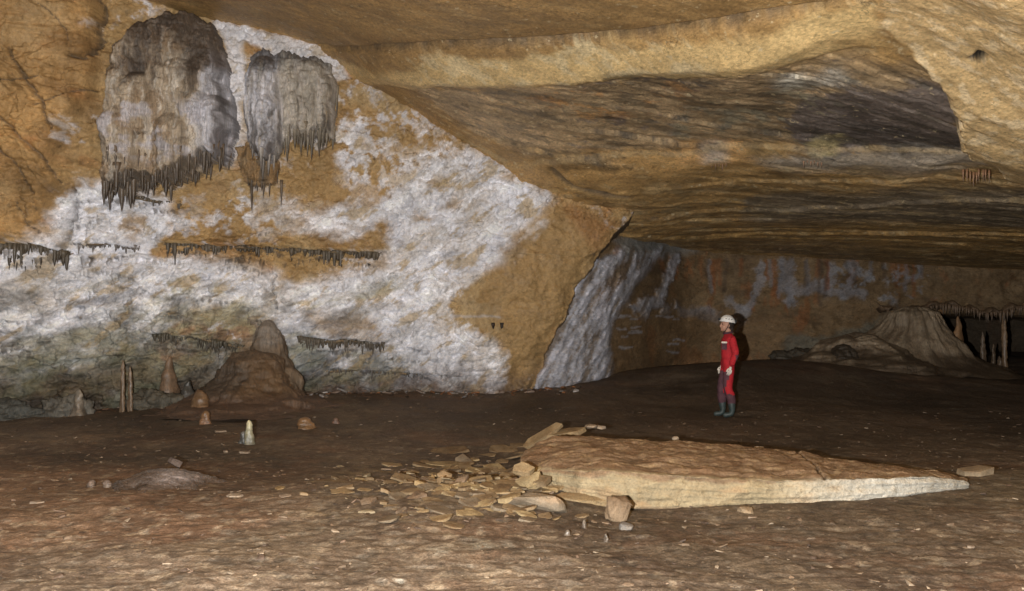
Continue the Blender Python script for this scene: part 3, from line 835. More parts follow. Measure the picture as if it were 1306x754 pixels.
P.c *= np.clip(1 + .5 * fine2 * sstep(18, 9, Y) + .15 * fine, .4, 1.8)[..., None]
P.c *= np.clip(1 + .6 * fbm(X * .35, Y * .3, 66.6, o=4), .5, 1.6)[..., None]
V = np.stack([X, Y, Zf], -1).reshape(-1, 3)
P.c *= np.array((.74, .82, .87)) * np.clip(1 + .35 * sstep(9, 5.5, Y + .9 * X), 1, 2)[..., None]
tag(mesh_obj('cave_floor', V, grid_faces(*X.shape), M_FLOOR, col=np.clip(P.c.reshape(-1, 3), .01, .8)), kind='structure')

# ------------------------------------------------------------------ dripstone shapes
def drip(name, top, length, r, tone_top, tone_tip, parent=None, seg=8, rings=9, up=False, lean=.03, seed=None, blunt=.12, mat=None):
    """A tapering stalactite (or stalagmite when up) with an uneven skin; 'top' is where it is attached."""
    sd = random.random() * 100 if seed is None else seed
    vs, cs, fs = [], [], []
    sgn = 1 if up else -1
    lx, ly = random.uniform(-lean, lean) * length, random.uniform(-lean, lean) * length
    for i in range(rings + 1):
        t = i / rings
        rr = r * ((1 - t) ** .75 * (1 - blunt) + blunt * (1 - t ** 6) + (.35 * math.exp(-t * 7) if not up else 0)) * (1 + .16 * math.sin(sd + t * 9) + .08 * math.sin(sd * 3 + t * 23))
        if up: rr = r * (1 - t ** (1.15 + 6 * blunt)) ** .62 * (1 + .07 * math.sin(sd + t * 7) + .04 * math.sin(sd * 3 + t * 17)) * (1.0 - .22 * t) * (1 + .15 * math.exp(-t * 9))
        if i == rings: rr = r * .02
        for k in range(seg):
            a = 2 * math.pi * k / seg
            q = rr * (1 + .14 * math.sin(2 * a + sd) + .08 * math.sin(3 * a + sd * 2 + t * 5))
            vs.append((lx * t * t + q * math.cos(a), ly * t * t + q * math.sin(a), sgn * (length * t + (-.04 if i == 0 else 0))))
            w = t ** 1.3
            cs.append([tone_top[j] * (1 - w) + tone_tip[j] * w for j in range(3)])
    for i in range(rings):
        for k in range(seg):
            a, b = i * seg + k, i * seg + (k + 1) % seg
            c, d = b + seg, a + seg
            fs.append((a, b, c, d) if up else (a, d, c, b))
    fs.append(tuple(range(seg))[::-1] if up else tuple(range(seg)))
    fs.append(tuple(range(rings * seg, rings * seg + seg)) if up else tuple(range(rings * seg, rings * seg + seg))[::-1])
    if up:
        v_ = np.array(vs); nn = fbm(v_[:, 0] / r * .9 + sd, v_[:, 1] / r * .9, v_[:, 2] / r * .7, o=4, g=.6)
        v_[:, :2] *= (1 + .30 * nn)[:, None]; v_[:, 0] += r * .25 * fbm(v_[:, 2] / r * .5 + sd, 0 * nn, 0 * nn, o=3); vs = v_
        cs = np.clip(np.array(cs) * (1 + .5 * nn)[:, None], .01, .8)
    o = mesh_obj(name, vs, fs, mat or M_STAL, parent, col=np.array(cs))
    if parent is not None:
        o.location = Vector(top) - parent.location
    else:
        o.location = top
    return o


def lathe_rock(name, prof, mat, colf, seg=90, amp=.06, fr=2.0, parent=None, loc=(0, 0, 0), seed=0., squash=1.0, flute=0.0):
    """Mound from a profile [(r, z), ...], roughened; origin at its foot."""
    pr = np.array(prof, float)
    t = np.linspace(0, 1, 90); tt = np.linspace(0, 1, len(pr))
    r = np.interp(t, tt, pr[:, 0]); z = np.interp(t, tt, pr[:, 1])
    A, R = np.meshgrid(np.linspace(0, 2 * math.pi, seg, endpoint=False), r); Zz = np.repeat(z[:, None], seg, 1)
    x, y = np.cos(A) * R, np.sin(A) * R * squash
    nz = fbm(x * fr + loc[0], y * fr + loc[1], Zz * fr + seed, o=5)
    n2 = fbm(x * fr * 3, y * fr * 3, Zz * fr * 2.5 + seed, o=4, ridged=True)
    fl_ = fbm(np.cos(A) * 5, np.sin(A) * 5, Zz * .6 + seed, o=3) * flute
    k = 1 + (amp * nz * 2 + amp * .5 * n2 + fl_) / (R + .15) * np.minimum(1, R * 4)
    x, y = x * k, y * k
    Zz = Zz + amp * .6 * nz * np.minimum(1, R * 2)
    col = colf(x, y, Zz, nz, n2)
    i = np.arange(90 * seg).reshape(90, seg)
    a, b = i[:-1], np.roll(i, -1, 1)[:-1]; c, d = np.roll(i, -1, 1)[1:], i[1:]
    f = np.stack([a, b, c, d], -1).reshape(-1, 4)
    o = mesh_obj(name, np.stack([x, y, Zz], -1).reshape(-1, 3), f, mat, parent, col=np.clip(col.reshape(-1, 3), .01, .85))
    o.location = loc
    return o


def mixc(a, b, m): return np.asarray(a) + (np.asarray(b) - np.asarray(a)) * m[..., None]


# ------------------------------------------------------------------ hanging flowstone masses on the wall
def drapery(root, name, outline, lobes, dmax, colfn, flute=.05, res=.016):
    """Bulging curtain: outline and lobes (cx, top, bottom, halfwidth, depth) surveyed on the wall."""
    cmp_ = .28 * max(l[4] for l in lobes)
    def pt_(px, py):
        p = wall_pt(px, py); return at(px, py, p[1] - cmp_)
    pl = [(p[0], p[2]) for p in (pt_(*q) for q in outline)]
    a = np.array(pl)
    x = np.arange(a[:, 0].min() - .05, a[:, 0].max() + .05, res); z = np.arange(a[:, 1].min() - .1, a[:, 1].max() + .05, res)
    X, Z = np.meshgrid(x, z)
    nx = fbm(X * 2.2, Z * 2.2, 81., o=4)
    d = sdf(X + .08 * nx, Z + .12 * fbm(X * 6, Z * .8, 82., o=4), pl)
    h = dmax * np.sqrt(np.clip(d / .5, 0, 1)) * .38
    h = np.where(d > 0, h + .12, 0)
    tone = np.zeros_like(X)
    for (cx, tp, bt, hw, dep) in lobes:
        pt = pt_(cx, tp); pb = pt_(cx, bt)
        w_ = hw * pt[1] / F
        u = (X - pt[0]) / w_; s = (pt[2] - Z) / (pt[2] - pb[2])
        top = np.sqrt(np.clip(1 - (u + .12 * nx) ** 2, 0, 1))
        sd_ = np.clip(s / .42 - .5 * (1 - top), 0, 1); shp = np.sqrt(np.clip(1 - (1 - sd_) ** 2, 0, 1)) * (.35 + .65 * top) * (top > .02)
        cut = sstep(1.02, .98, s + .12 * fbm(X * 7, Z * 0, 83. + cx, o=3))
        hh = dep * shp * cut * (.35 + .65 * sstep(-.01, .16, d))
        on = hh > h
        tone = np.where(on, s, tone)
        h = np.maximum(h, hh * (d > -.02))
    fl_ = fbm(X * 6 + nx * .8, Z * .7, 84., o=5, g=.65)
    rip = fbm(X * 2.5, Z * 9 + nx * 2, 85., o=4, ridged=True)
    knb = fbm(X * 5, Z * 5, 86., o=4, ridged=True)
    rib = 1 - 2 * np.abs(perlin(X * 7 + nx * .8, Z * .55, 87.)) ; rib2 = 1 - 2 * np.abs(perlin(X * 15 + nx, Z * .9, 88.))
    h = np.where(h > 0, h + flute * fl_ + .022 * rip + .03 * knb + .05 * rib + .022 * rib2, 0)
    yw = np.array([[wall_y(xx, zz) for xx in x] for zz in z]) if False else WALL_Y[np.clip(((z - zs[0]) / RES).astype(int), 0, len(zs) - 1)][:, np.clip(((x - xs[0]) / RES).astype(int), 0, len(xs) - 1)]
    kx = 15
    ysm = yw.copy()
    for _ in range(3):
        ysm = (np.roll(ysm, kx, 0) + np.roll(ysm, -kx, 0) + ysm) / 3 if ysm.shape[0] > 3 * kx else ysm
    Yy = ysm - h
    keep = h > .02
    # rim pushed into the rock so nothing floats
    rim = keep & ~(np.roll(keep, 1, 0) & np.roll(keep, -1, 0) & np.roll(keep, 1, 1) & np.roll(keep, -1, 1))
    Yy[rim] = yw[rim] + .12
    col = colfn(X, Z, h, fl_, rip, nx, a)
    lt = sstep(.26, .05, tone + .07 * rip + .05 * nx) * (tone > 0)  # shade at the lobe tops, painted into the colour
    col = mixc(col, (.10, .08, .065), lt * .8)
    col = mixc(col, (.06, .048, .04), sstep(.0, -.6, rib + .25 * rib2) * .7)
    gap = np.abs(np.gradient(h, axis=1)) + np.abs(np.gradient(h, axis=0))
    col = mixc(col, (.05, .04, .035), sstep(.04, .12, gap) * (h > .15) * .6)  # shadowed gaps between lobes, also painted into the colour
    V = np.stack([X - root.location.x, Yy - root.location.y, Z - root.location.z], -1).reshape(-1, 3)
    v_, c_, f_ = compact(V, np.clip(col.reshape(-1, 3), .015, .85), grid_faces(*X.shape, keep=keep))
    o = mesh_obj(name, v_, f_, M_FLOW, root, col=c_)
    return x, z, Yy, keep


def col_big(X, Z, h, fl_, rip, nx, a):
    zt, zb = a[:, 1].max(), a[:, 1].min(); xl, xr = a[:, 0].min(), a[:, 0].max()
    t = (zt - Z) / (zt - zb); u = (X - xl) / (xr - xl)
    c = np.empty(X.shape + (3,)); c[:] = (.42, .34, .25)
    c = mixc(c, (.30, .205, .12), sstep(-.1, .4, fbm(X * 1.5, Z * 2, 91., o=5)) * .7)
    stv = fbm(X * 11 + nx, Z * .9, 92., o=5, g=.7)
    c = mixc(c, (.62, .56, .48), sstep(.05, .4, stv) * .8)
    wl_ = sstep(.70, .84, u + .1 * nx + .06 * fl_) * sstep(.16, .3, t) * sstep(.92, .8, t)
    c = mixc(c, (.60, .60, .66), wl_ * .9)
    c = mixc(c, (.52, .50, .54), sstep(.05, .3, nx + .3 * fl_) * sstep(.5, .6, t) * sstep(.9, .8, t) * .75)
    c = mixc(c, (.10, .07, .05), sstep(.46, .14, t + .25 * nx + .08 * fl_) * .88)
    c = mixc(c, (.07, .055, .045), sstep(.1, -.4, rip) * .6)
    c = mixc(c, (.07, .055, .045), sstep(-.05, -.45, fl_) * .5)
    c = mixc(c, (.10, .075, .055), sstep(.86, 1.05, t + .10 * stv) * .55)
    return c


print('draperies')
foot = wall_pt(210, 240)
big = tag(empty('flowstone_curtain', tuple(foot)), 'largest hanging flowstone mass, domed and dark topped with dripping stalactites below', 'flowstone')
OUT = [(128, 235), (124, 180), (130, 130), (128, 95), (140, 60), (165, 30), (205, 12), (245, 12), (270, 30), (284, 60), (288, 100), (292, 130), (297, 170), (292, 205),
       (270, 206), (245, 225), (215, 238), (185, 230), (160, 245)]
LB = [(212, 12, 160, 66, .62), (158, 62, 236, 30, .66), (262, 48, 206, 32, .70), (212, 62, 215, 34, .80), (166, 128, 238, 28, .98), (252, 104, 208, 34, .92),
      (232, 138, 234, 27, 1.12), (200, 152, 238, 17, .86), (280, 118, 206, 17, 1.0), (186, 86, 176, 22, .95), (238, 70, 150, 24, .88), (145, 100, 190, 16, .74)]
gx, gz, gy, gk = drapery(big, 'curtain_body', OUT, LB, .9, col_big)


def fringe(parent, gx, gz, gy, gk, xs_px, lmin, lmax, rmin, rmax, tt, tp, ybias=.0, name='stalactite'):
    """Stalactites along the lower rim of a curtain."""
    for px in xs_px:
        p0 = wall_pt(px, 200); p0 = at(px, 200, p0[1] - .3)
        i = int(np.clip((p0[0] - gx[0]) / (gx[1] - gx[0]), 1, len(gx) - 2))
        col = np.where(gk[:, i])[0]
        if len(col) < 8: continue
        j = col[0] + random.choice((3, 5, 8, 12, 17)); j = min(j, col[-1] - 2)
        y = gy[j, i]; z = gz[j]
        dy = random.uniform(0, .10)
        L = lmin + (lmax - lmin) * random.random() ** 1.6
        q = random.uniform(.7, 1.25); t0 = [c * q for c in tt]
        drip(name, (gx[i] + random.uniform(-.02, .02), y + dy + .05, z + .12), L + .12, random.uniform(rmin, rmax) * (.7 + .8 * L / lmax), t0, tp, parent)


def jig(a, b, n, j=.4):
    s = (b - a) / n
    return [a + s * (k + .5) + random.uniform(-j, j) * s for k in range(n)]


BR = (.15, .11, .075); TIP = (.05, .036, .025)
fringe(big, gx, gz, gy, gk, jig(128, 190, 40, .9), .12, .5, .022, .042, BR, TIP)
fringe(big, gx, gz, gy, gk, jig(190, 294, 52, .9), .10, .42, .02, .04, BR, TIP)
# the little ones hanging off the inner lobes
for px, py in [(150, 196), (160, 200), (172, 198), (184, 206), (196, 232), (205, 236), (222, 236), (236, 220), (252, 205), (262, 198), (244, 202), (270, 197), (280, 200), (287, 196)]:
    p = wall_pt(px, py); p = at(px, py, p[1] - .4)
    i = int((p[0] - gx[0]) / .016); j = int((p[2] - gz[0]) / .016)
    if 0 <= i < len(gx) and 0 <= j < len(gz) and gk[j, i]:
        drip('stalactite', (p[0], gy[j, i] + .035, p[2] + .12), random.uniform(.22, .42), random.uniform(.025, .036), BR, TIP, big)


def col_two(X, Z, h, fl_, rip, nx, a):
    zt, zb = a[:, 1].max(), a[:, 1].min(); xl, xr = a[:, 0].min(), a[:, 0].max()
    t = (zt - Z) / (zt - zb); u = (X - xl) / (xr - xl)
    c = np.empty(X.shape + (3,)); c[:] = (.46, .41, .34)
    c = mixc(c, (.62, .62, .68), sstep(.45, .36, u + .05 * nx) * .9)
    c = mixc(c, (.55, .50, .46), sstep(-.1, .3, fl_) * .5)
    c = mixc(c, (.09, .08, .075), sstep(.3, .08, t + .15 * nx) * .85)
    c = mixc(c, (.5, .46, .4), sstep(.1, .5, fbm(X * 12, Z * .9, 93., o=5, g=.7)) * .6)
    c = mixc(c, (.10, .085, .07), sstep(-.05, -.45, fl_) * sstep(.3, .55, t) * .8)
    c = mixc(c, (.12, .09, .07), sstep(.1, -.4, rip) * .45)
    c = mixc(c, (.10, .08, .06), sstep(.8, 1, t) * .7)
    return c


foot = wall_pt(370, 190)
two = tag(empty('flowstone_curtain', tuple(foot)), 'smaller flowstone curtain with white knobbly column and comb of stalactites, right of the domed one', 'flowstone')
OUT2 = [(316, 180), (310, 130), (312, 90), (318, 68), (332, 60), (350, 66), (372, 64), (400, 68), (418, 80), (428, 100), (428, 140), (426, 180), (410, 172), (392, 180),
        (372, 168), (358, 190), (350, 210), (330, 210)]
LB2 = [(336, 66, 204, 22, .58), (398, 68, 180, 27, .46), (374, 76, 174, 13, .40), (344, 112, 198, 15, .70), (418, 88, 180, 11, .52), (388, 96, 182, 10, .52), (326, 88, 180, 12, .62)]
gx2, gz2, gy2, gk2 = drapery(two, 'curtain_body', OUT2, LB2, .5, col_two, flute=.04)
fringe(two, gx2, gz2, gy2, gk2, jig(358, 428, 44, .9), .16, .6, .02, .036, (.30, .25, .18), TIP)
fringe(two, gx2, gz2, gy2, gk2, jig(318, 356, 24, .9), .15, .5, .02, .038, (.40, .36, .32), TIP)

foot = wall_pt(335, 240)
thr = tag(empty('flowstone_curtain', tuple(foot)), 'small brown tail of dripstone with long points, under the white knobbly column', 'flowstone')
OUT3 = [(300, 190), (318, 178), (345, 182), (358, 205), (352, 235), (335, 238), (312, 235), (306, 215)]
def col_three(X, Z, h, fl_, rip, nx, a):
    c = np.empty(X.shape + (3,)); c[:] = (.30, .19, .09)
    c = mixc(c, (.12, .09, .06), sstep(0, -.4, fl_) * .8)
    return mixc(c, (.4, .3, .18), sstep(0, .4, nx) * .5)
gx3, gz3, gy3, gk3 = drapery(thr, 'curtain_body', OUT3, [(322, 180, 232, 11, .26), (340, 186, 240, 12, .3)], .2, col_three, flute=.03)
fringe(thr, gx3, gz3, gy3, gk3, jig(308, 352, 20, .9), .1, .4, .018, .032, BR, TIP)
for px, py, L in [(322, 240, .55), (360, 236, .5), (348, 205, .4)]:
    p = wall_pt(px, py); drip('stalactite', (p[0], p[1] - .06, p[2] + .05), L, .03, BR, TIP, thr)

# ledges with rows of stalactites
def ledge_row(label, pts, n, lmin, lmax, rmin=.018, rmax=.034, tt=(.10, .08, .055), thick=.035, prot=.12, longs=(), wob=1.0):
    P0 = [wall_pt(*q) for q in pts]
    mid = P0[len(P0) // 2]
    root = tag(empty('stalactite_ledge', tuple(mid)), label, 'stalactite row', 'ledges fringed with stalactites')
    # the ledge: a rough lip running along the wall
    m = 160; vs, cs, fs = [], [], []; K = 9
    xx = np.interp(np.linspace(0, 1, m), np.linspace(0, 1, len(P0)), [p[0] for p in P0])
    yy = np.interp(np.linspace(0, 1, m), np.linspace(0, 1, len(P0)), [p[1] for p in P0])
    zz = np.interp(np.linspace(0, 1, m), np.linspace(0, 1, len(P0)), [p[2] for p in P0]) + .07 * fbm(xx * 1.4, xx * 0 + 3.3, 95., o=4)
    len_ = .55 + .9 * np.clip(.5 + fbm(xx * 2.6, xx * 0 + 9.3, 96., o=3), 0, 1.4)
    w = fbm(xx * 3, xx * 0 + 1.7, 97., o=5); w2 = fbm(xx * 1.5, xx * 0 + 7, 98., o=5)
    for i in range(m):
        e = min(1, 6 * i / m, 6 * (m - 1 - i) / m) ** .5
        for k in range(K):
            a = -math.pi / 2 + math.pi * k / (K - 1)
            r = prot * max(-.4, .7 + 1.3 * w[i]) * e
            th = thick * max(.15, 1 + 1.2 * w2[i]) * (1.6 if a > 0 else .8)
            vs.append((xx[i] - mid[0], yy[i] + .10 - (r + .08) * math.cos(a) * (1 + .1 * math.sin(i * 1.3 + k)) - mid[1], zz[i] + th * math.sin(a) + .03 * w2[i] * wob - mid[2]))
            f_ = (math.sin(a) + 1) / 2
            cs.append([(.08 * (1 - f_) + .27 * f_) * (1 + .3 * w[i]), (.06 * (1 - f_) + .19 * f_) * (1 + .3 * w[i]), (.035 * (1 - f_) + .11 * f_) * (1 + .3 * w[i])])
    for i in range(m - 1):
        for k in range(K - 1):
            fs.append((i * K + k, i * K + k + 1, (i + 1) * K + k + 1, (i + 1) * K + k))
    mesh_obj('ledge_lip', vs, fs, M_FLOW, root, col=np.clip(np.array(cs), .02, .8))
    for q in jig(0.02, .98, n, .6):
        i = int(q * (m - 1))
        L = (lmin + (lmax - lmin) * random.random() ** 1.8) * len_[i]
        drip('stalactite', (xx[i], yy[i] - random.uniform(-.02, prot * .8), zz[i] + .02), L, random.uniform(rmin, rmax), tt, TIP, root, rings=6, seg=6)
    for q, L, r in longs:
        i = int(q * (m - 1))
        drip('stalactite', (xx[i], yy[i] - prot * .5, zz[i] + .03), L, r, tt, TIP, root)
    return root


ledge_row('long brown ledge fringed with short dark stalactites below the two flowstone curtains', [(207, 311), (260, 315), (330, 317), (400, 321), (452, 322), (492, 326)], 94, .14, .42, .03, .055,
          longs=[(.22, .5, .05), (.225, .34, .035), (.47, .36, .04), (.66, .34, .03), (.74, .3, .03), (.13, .25, .03)])
ledge_row('dark stalactite fringe along the foot of the ochre blocks, leftmost of the fringes', [(-90, 313), (0, 314), (45, 313), (92, 328)], 56, .16, .42, .03, .055, prot=.10)
ledge_row('short grey stalactite fringe in white rock, between leftmost fringe and long brown ledge', [(100, 315), (140, 315), (180, 319)], 30, .08, .24, prot=.08, thick=.04, tt=(.2, .18, .17))
ledge_row('sawtooth fringe of tiny dripstones under an ochre patch, right of the brown cone', [(378, 432), (430, 436), (492, 441)], 52, .09, .22, .022, .036, prot=.08, thick=.04, tt=(.11, .09, .065))
ledge_row('dark fringe of small dripstones in the grey-green rock left of the brown cone', [(195, 428), (250, 431), (312, 444)], 52, .10, .28, .024, .04, prot=.08, thick=.04, tt=(.08, .07, .05))
ledge_row('small dark dripping fringe directly beneath the domed flowstone mass', [(130, 246), (160, 252), (205, 256), (236, 262)], 36, .06, .2, .018, .03, prot=.08, thick=.04)
ledge_row('low grey dripstone fringe near the floor, right of the brown cone', [(415, 473), (500, 477), (585, 482)], 40, .05, .14, .016, .028, prot=.06, thick=.035, tt=(.12, .11, .1))

# ------------------------------------------------------------------ mounds
def ground(px, py, Y):
    p = at(px, py, Y); return (p[0], p[1], float(floor_z(p[0], p[1])) - .02)


def c_cone(x, y, z, nz, n2):
    c = np.empty(z.shape + (3,)); c[:] = (.085, .06, .04)
    c = mixc(c, (.16, .11, .07), sstep(.5, 1.0, z) * .6)
    c = mixc(c, (.15, .09, .045), sstep(-.1, .2, x + .4 * nz) * sstep(1.2, .5, z) * sstep(.0, .3, z) * .8)
    c = mixc(c, (.08, .06, .045), sstep(.0, -.4, nz + .3 * n2) * .6)
    return mixc(c, (.11, .065, .04), sstep(.35, .05, z) * .8)
g = ground(322, 506, 17.9)
tag(lathe_rock('flowstone_mound', [(2.0, -.10), (1.4, .01), (1.02, .12), (.80, .28), (.66, .45), (.54, .62), (.40, .78), (.25, .90), (.11, .96), (.0, .98)], M_FLOW, c_cone, seg=120,
               amp=.10, fr=1.9, loc=(g[0], g[1], g[2]), seed=3., flute=.08),
    'dark brown domed flowstone mound at the wall foot, flaring onto the mud floor', 'flowstone mound')
def c_pil(x, y, z, nz, n2):
    c = np.empty(z.shape + (3,)); c[:] = (.12, .085, .055)
    c = mixc(c, (.18, .13, .085), sstep(-.1, .4, nz)); c = mixc(c, (.26, .23, .20), sstep(1.0, 1.4, z + .3 * nz) * .7)
    return mixc(c, (.08, .06, .045), sstep(.1, -.4, n2) * .6)
g = ground(342, 504, 18.3)
tag(lathe_rock('flowstone_pillar', [(.75, -.05), (.62, .2), (.5, .5), (.38, .8), (.30, 1.0), (.24, 1.15), (.21, 1.27), (.18, 1.36), (.13, 1.43), (.07, 1.48), (0, 1.5)], M_FLOW, c_pil, seg=70,
               amp=.08, fr=2.2, loc=(g[0], g[1], g[2]), seed=6., flute=.06, squash=.8),
    'tapering tan flowstone pillar rising from the dark mound up the white wall', 'flowstone pillar')


def c_right(x, y, z, nz, n2):
    c = np.empty(z.shape + (3,)); c[:] = (.23, .17, .11)
    ang = np.arctan2(y, x)
    c = mixc(c, (.36, .28, .19), sstep(-.2, .3, fbm(ang * 9, z * .8, 5., o=4)) * .8)
    c = mixc(c, (.40, .30, .2), sstep(-.1, .4, x) * sstep(.3, .9, z) * .5)
    c = mixc(c, (.10, .065, .035), sstep(.0, -.4, nz + .2 * n2) * .7)
    return mixc(c, (.10, .07, .045), sstep(.8, .1, z + .3 * nz) * .85)
g = ground(1165, 470, 26.2)
g = (g[0], g[1], .25)
tag(lathe_rock('flowstone_cone', [(3.3, -.1), (2.7, .08), (2.1, .3), (1.55, .6), (1.15, .95), (.85, 1.25), (.7, 1.5), (.6, 1.72), (.35, 1.84), (0, 1.88)], M_FLOW, c_right, seg=140,
               amp=.10, fr=.9, loc=g, seed=14., flute=.14, squash=.8),
    'broad pale brown flowstone cone under the back wall, left of the dark alcove', 'flowstone cone')
g = ground(1090, 470, 25.2)
tag(lathe_rock('rubble_mound', [(2.6, -.12), (2.0, .08), (1.5, .3), (1.0, .55), (.6, .78), (.3, .9), (0, .95)], M_FLOW, c_right, seg=100, amp=.13, fr=1.5, loc=(g[0], g[1], g[2]), seed=22.),
    'lumpy brown rubble mound against the left side of the broad pale cone', 'rubble mound')
# little lumps round it
for px, py, Y, r, h, lab in [(1076, 468, 24.2, .32, .55, 'dark rounded lump of flowstone in front of the rubble mound'),
                             (1118, 462, 24.6, .34, .6, 'pale lump of flowstone beside the dark rounded one by the broad cone'),
                             (1048, 458, 25.2, .26, .5, 'small orange-brown flowstone knob at the left end of the rubble mound')]:
    g = ground(px, py, Y)
    base = {'dark': (.06, .045, .03), 'pale': (.30, .2, .12), 'smal': (.30, .17, .08)}[lab[:4]]
    tag(lathe_rock('flowstone_lump', [(r * 1.3, -.08), (r * 1.1, h * .3), (r * .85, h * .65), (r * .45, h * .92), (0, h)], M_FLOW,
                   lambda x, y, z, nz, n2, b=base: mixc(np.tile(np.array(b), z.shape + (1,)), np.array(b) * .4, sstep(0, -.4, n2)), seg=40, amp=.08, fr=3, loc=g, seed=px), lab, 'flowstone lump')

# dark rock outcrop at the right of the person, on the back wall foot
def outcrop(px, py, Y, sx_, sy_, sz_, tone, label, name='rock_outcrop', cat='rock', seed=0., amp=.55):
    bm = bmesh.new(); bmesh.ops.create_icosphere(bm, subdivisions=5, radius=1)
    co = np.array([v.co[:] for v in bm.verts])
    nz = fbm(co[:, 0] * 1.5 + seed, co[:, 1] * 1.5, co[:, 2] * 1.5, o=5)
    n2 = fbm(co[:, 0] * 4 + seed, co[:, 1] * 4, co[:, 2] * 7, o=4, ridged=True)
    k = 1 + amp * nz + amp * .25 * n2
    for v, kk in zip(bm.verts, k): v.co = Vector((v.co.x * sx_ * kk, v.co.y * sy_ * kk, v.co.z * sz_ * kk))
    me = bpy.data.meshes.new(name); bm.to_mesh(me); bm.free()
    c = np.ones((len(co), 4), np.float32); c[:, :3] = np.clip(mixc(np.tile(np.array(tone), (len(co), 1)), np.array(tone) * .35, sstep(.1, -.5, n2)), .01, .8)
    a_ = me.attributes.new('Tint', 'FLOAT_COLOR', 'POINT'); a_.data.foreach_set('color', c.ravel())
    me.polygons.foreach_set('use_smooth', np.full(len(me.polygons), True)); me.materials.append(M_FLOW)
    o = link(bpy.data.objects.new(name, me)); g = ground(px, py, Y); o.location = (g[0], g[1], g[2])
    return tag(o, label, cat)
outcrop(1022, 445, 25.6, .8, .4, .42, (.075, .062, .045), 'dark jagged outcrop at the foot of the back wall, right of the person', seed=4.)
outcrop(86, 524, 17.3, .42, .3, .34, (.13, .12, .10), 'grey hummock at the foot of the white wall, left of the twin columns', seed=8.)
outcrop(200, 512, 17.6, .5, .3, .30, (.09, .08, .06), 'low dark hummock between the twin columns and the orange stalagmites', seed=11.)
outcrop(0, 524, 17.1, .7, .3, .28, (.08, .08, .07), 'dark grey hummock at the left edge, foot of the wall', seed=13.)

# ------------------------------------------------------------------ stalagmites and columns
def stalagmite(px, py, h_px, w_px, tt, tp, label, group=None, blunt=.3, lean=.02, Y=None, name='stalagmite', cat='stalagmite', mat=None):
    p = on_floor(px, py) if Y is None else np.array(ground(px, py, Y))
    k = p[1] / F
    o = drip(name, (p[0], p[1], float(floor_z(p[0], p[1])) - .01), h_px * k, w_px * k / 2, tt, tp, None, seg=20, rings=26, up=True, lean=lean, blunt=blunt, mat=mat)
    return tag(o, label, cat, group)


ORG = (.17, .095, .042)
stalagmite(318, 567, 32, 11, (.12, .11, .08), (.5, .46, .30), 'slim stalagmite with a white tip standing on the mud floor at left', blunt=.55)
stalagmite(310, 566, 17, 9, (.06, .06, .055), (.10, .09, .08), 'short dark stalagmite touching the white-tipped one', blunt=.5)
stalagmite(262, 541, 18, 12, (.20, .11, .06), ORG, 'stubby two-toned orange stalagmite in front of the orange cone', blunt=.8)
stalagmite(254, 526, 30, 24, (.14, .085, .045), (.18, .105, .055), 'small rounded orange cone stalagmite at the wall foot', blunt=.25)
stalagmite(390, 546, 15, 20, (.14, .08, .038), (.18, .10, .045), 'squat orange stump stalagmite on the floor, right of the brown cone', blunt=.6)
stalagmite(428, 540, 8, 9, (.12, .07, .05), (.16, .1, .07), 'tiny brown stump on the floor beyond the squat orange one', blunt=.6)
stalagmite(216, 518, 62, 26, (.15, .10, .065), (.2, .13, .08), 'ragged orange-brown stalagmite against the grey wall, right of the twin columns', blunt=.15, Y=18.0)
stalagmite(240, 520, 34, 20, (.05, .045, .04), (.05, .05, .045), 'black pointed stalagmite beside the small orange cone', blunt=.1, Y=17.6)
for px, h, lab in [(156, 68, 'left of two thin dark stone columns on the floor by the wall'), (166, 58, 'right of two thin dark stone columns on the floor by the wall')]:
    stalagmite(px, 520, h, 6, (.16, .11, .07), (.2, .14, .09), lab, blunt=.8, Y=17.2, name='stone_column', cat='column')
# leaning slab-like fin on the left wall foot
stalagmite(100, 522, 34, 18, (.16, .13, .10), (.22, .19, .15), 'pale leaning stalagmite at the foot of the wall, left of the twin columns', blunt=.15, Y=17.1, lean=0)
# alcove
stalagmite(1222, 470, 68, 24, (.30, .17, .08), (.36, .21, .11), 'cone-shaped orange stalagmite in the mouth of the dark alcove', blunt=.08, Y=27.0)
stalagmite(1281, 470, 74, 7, (.22, .14, .08), (.28, .18, .1), 'tall thin column reaching the roof of the dark alcove', blunt=.9, Y=27.2, name='stone_column', cat='column')
stalagmite(1254, 468, 46, 8, (.16, .11, .07), (.2, .14, .09), 'thin stalagmite in the alcove, nearest the cone-shaped one', blunt=.4, Y=27.4)
stalagmite(1267, 468, 30, 6, (.16, .11, .07), (.2, .14, .09), 'shorter thin stalagmite between the alcove column and its left neighbour', blunt=.4, Y=27.4)
stalagmite(1275, 468, 16, 6, (.16, .11, .07), (.2, .14, .09), 'smallest stalagmite of the alcove, close to the tall column', blunt=.5, Y=27.1)
# fringe over the alcove
root_p = at(1250, 398, 27.2)
al = tag(empty('stalactite_ledge', tuple(root_p)), 'fine brown stalactite fringe along the lip above the dark alcove', 'stalactite row', 'ledges fringed with stalactites')
m = 140; vs, cs, fs = [], [], []; K = 9
for i in range(m):
    px = 1120 + (1400 - 1120) * i / (m - 1); py = 393 + 5 * math.sin(i * .11) + 2 * math.sin(i * .5) + (0 if px > 1195 else (1195 - px) * -.04)
    q = at(px, py, 27.25)
    for k in range(K):
        a = -math.pi / 2 + math.pi * k / (K - 1)
        vs.append((q[0] - root_p[0], q[1] + .25 - (.26 + .06 * math.sin(i * .37) + .05 * math.sin(i * .9 + 1)) * math.cos(a) - root_p[1], q[2] + (.08 + .03 * math.sin(i * .53)) * math.sin(a) + .015 * math.sin(i * 1.7) - root_p[2]))
        t = (math.sin(a) + 1) / 2; cs.append((.10 + .14 * t, .065 + .09 * t, .04 + .05 * t))
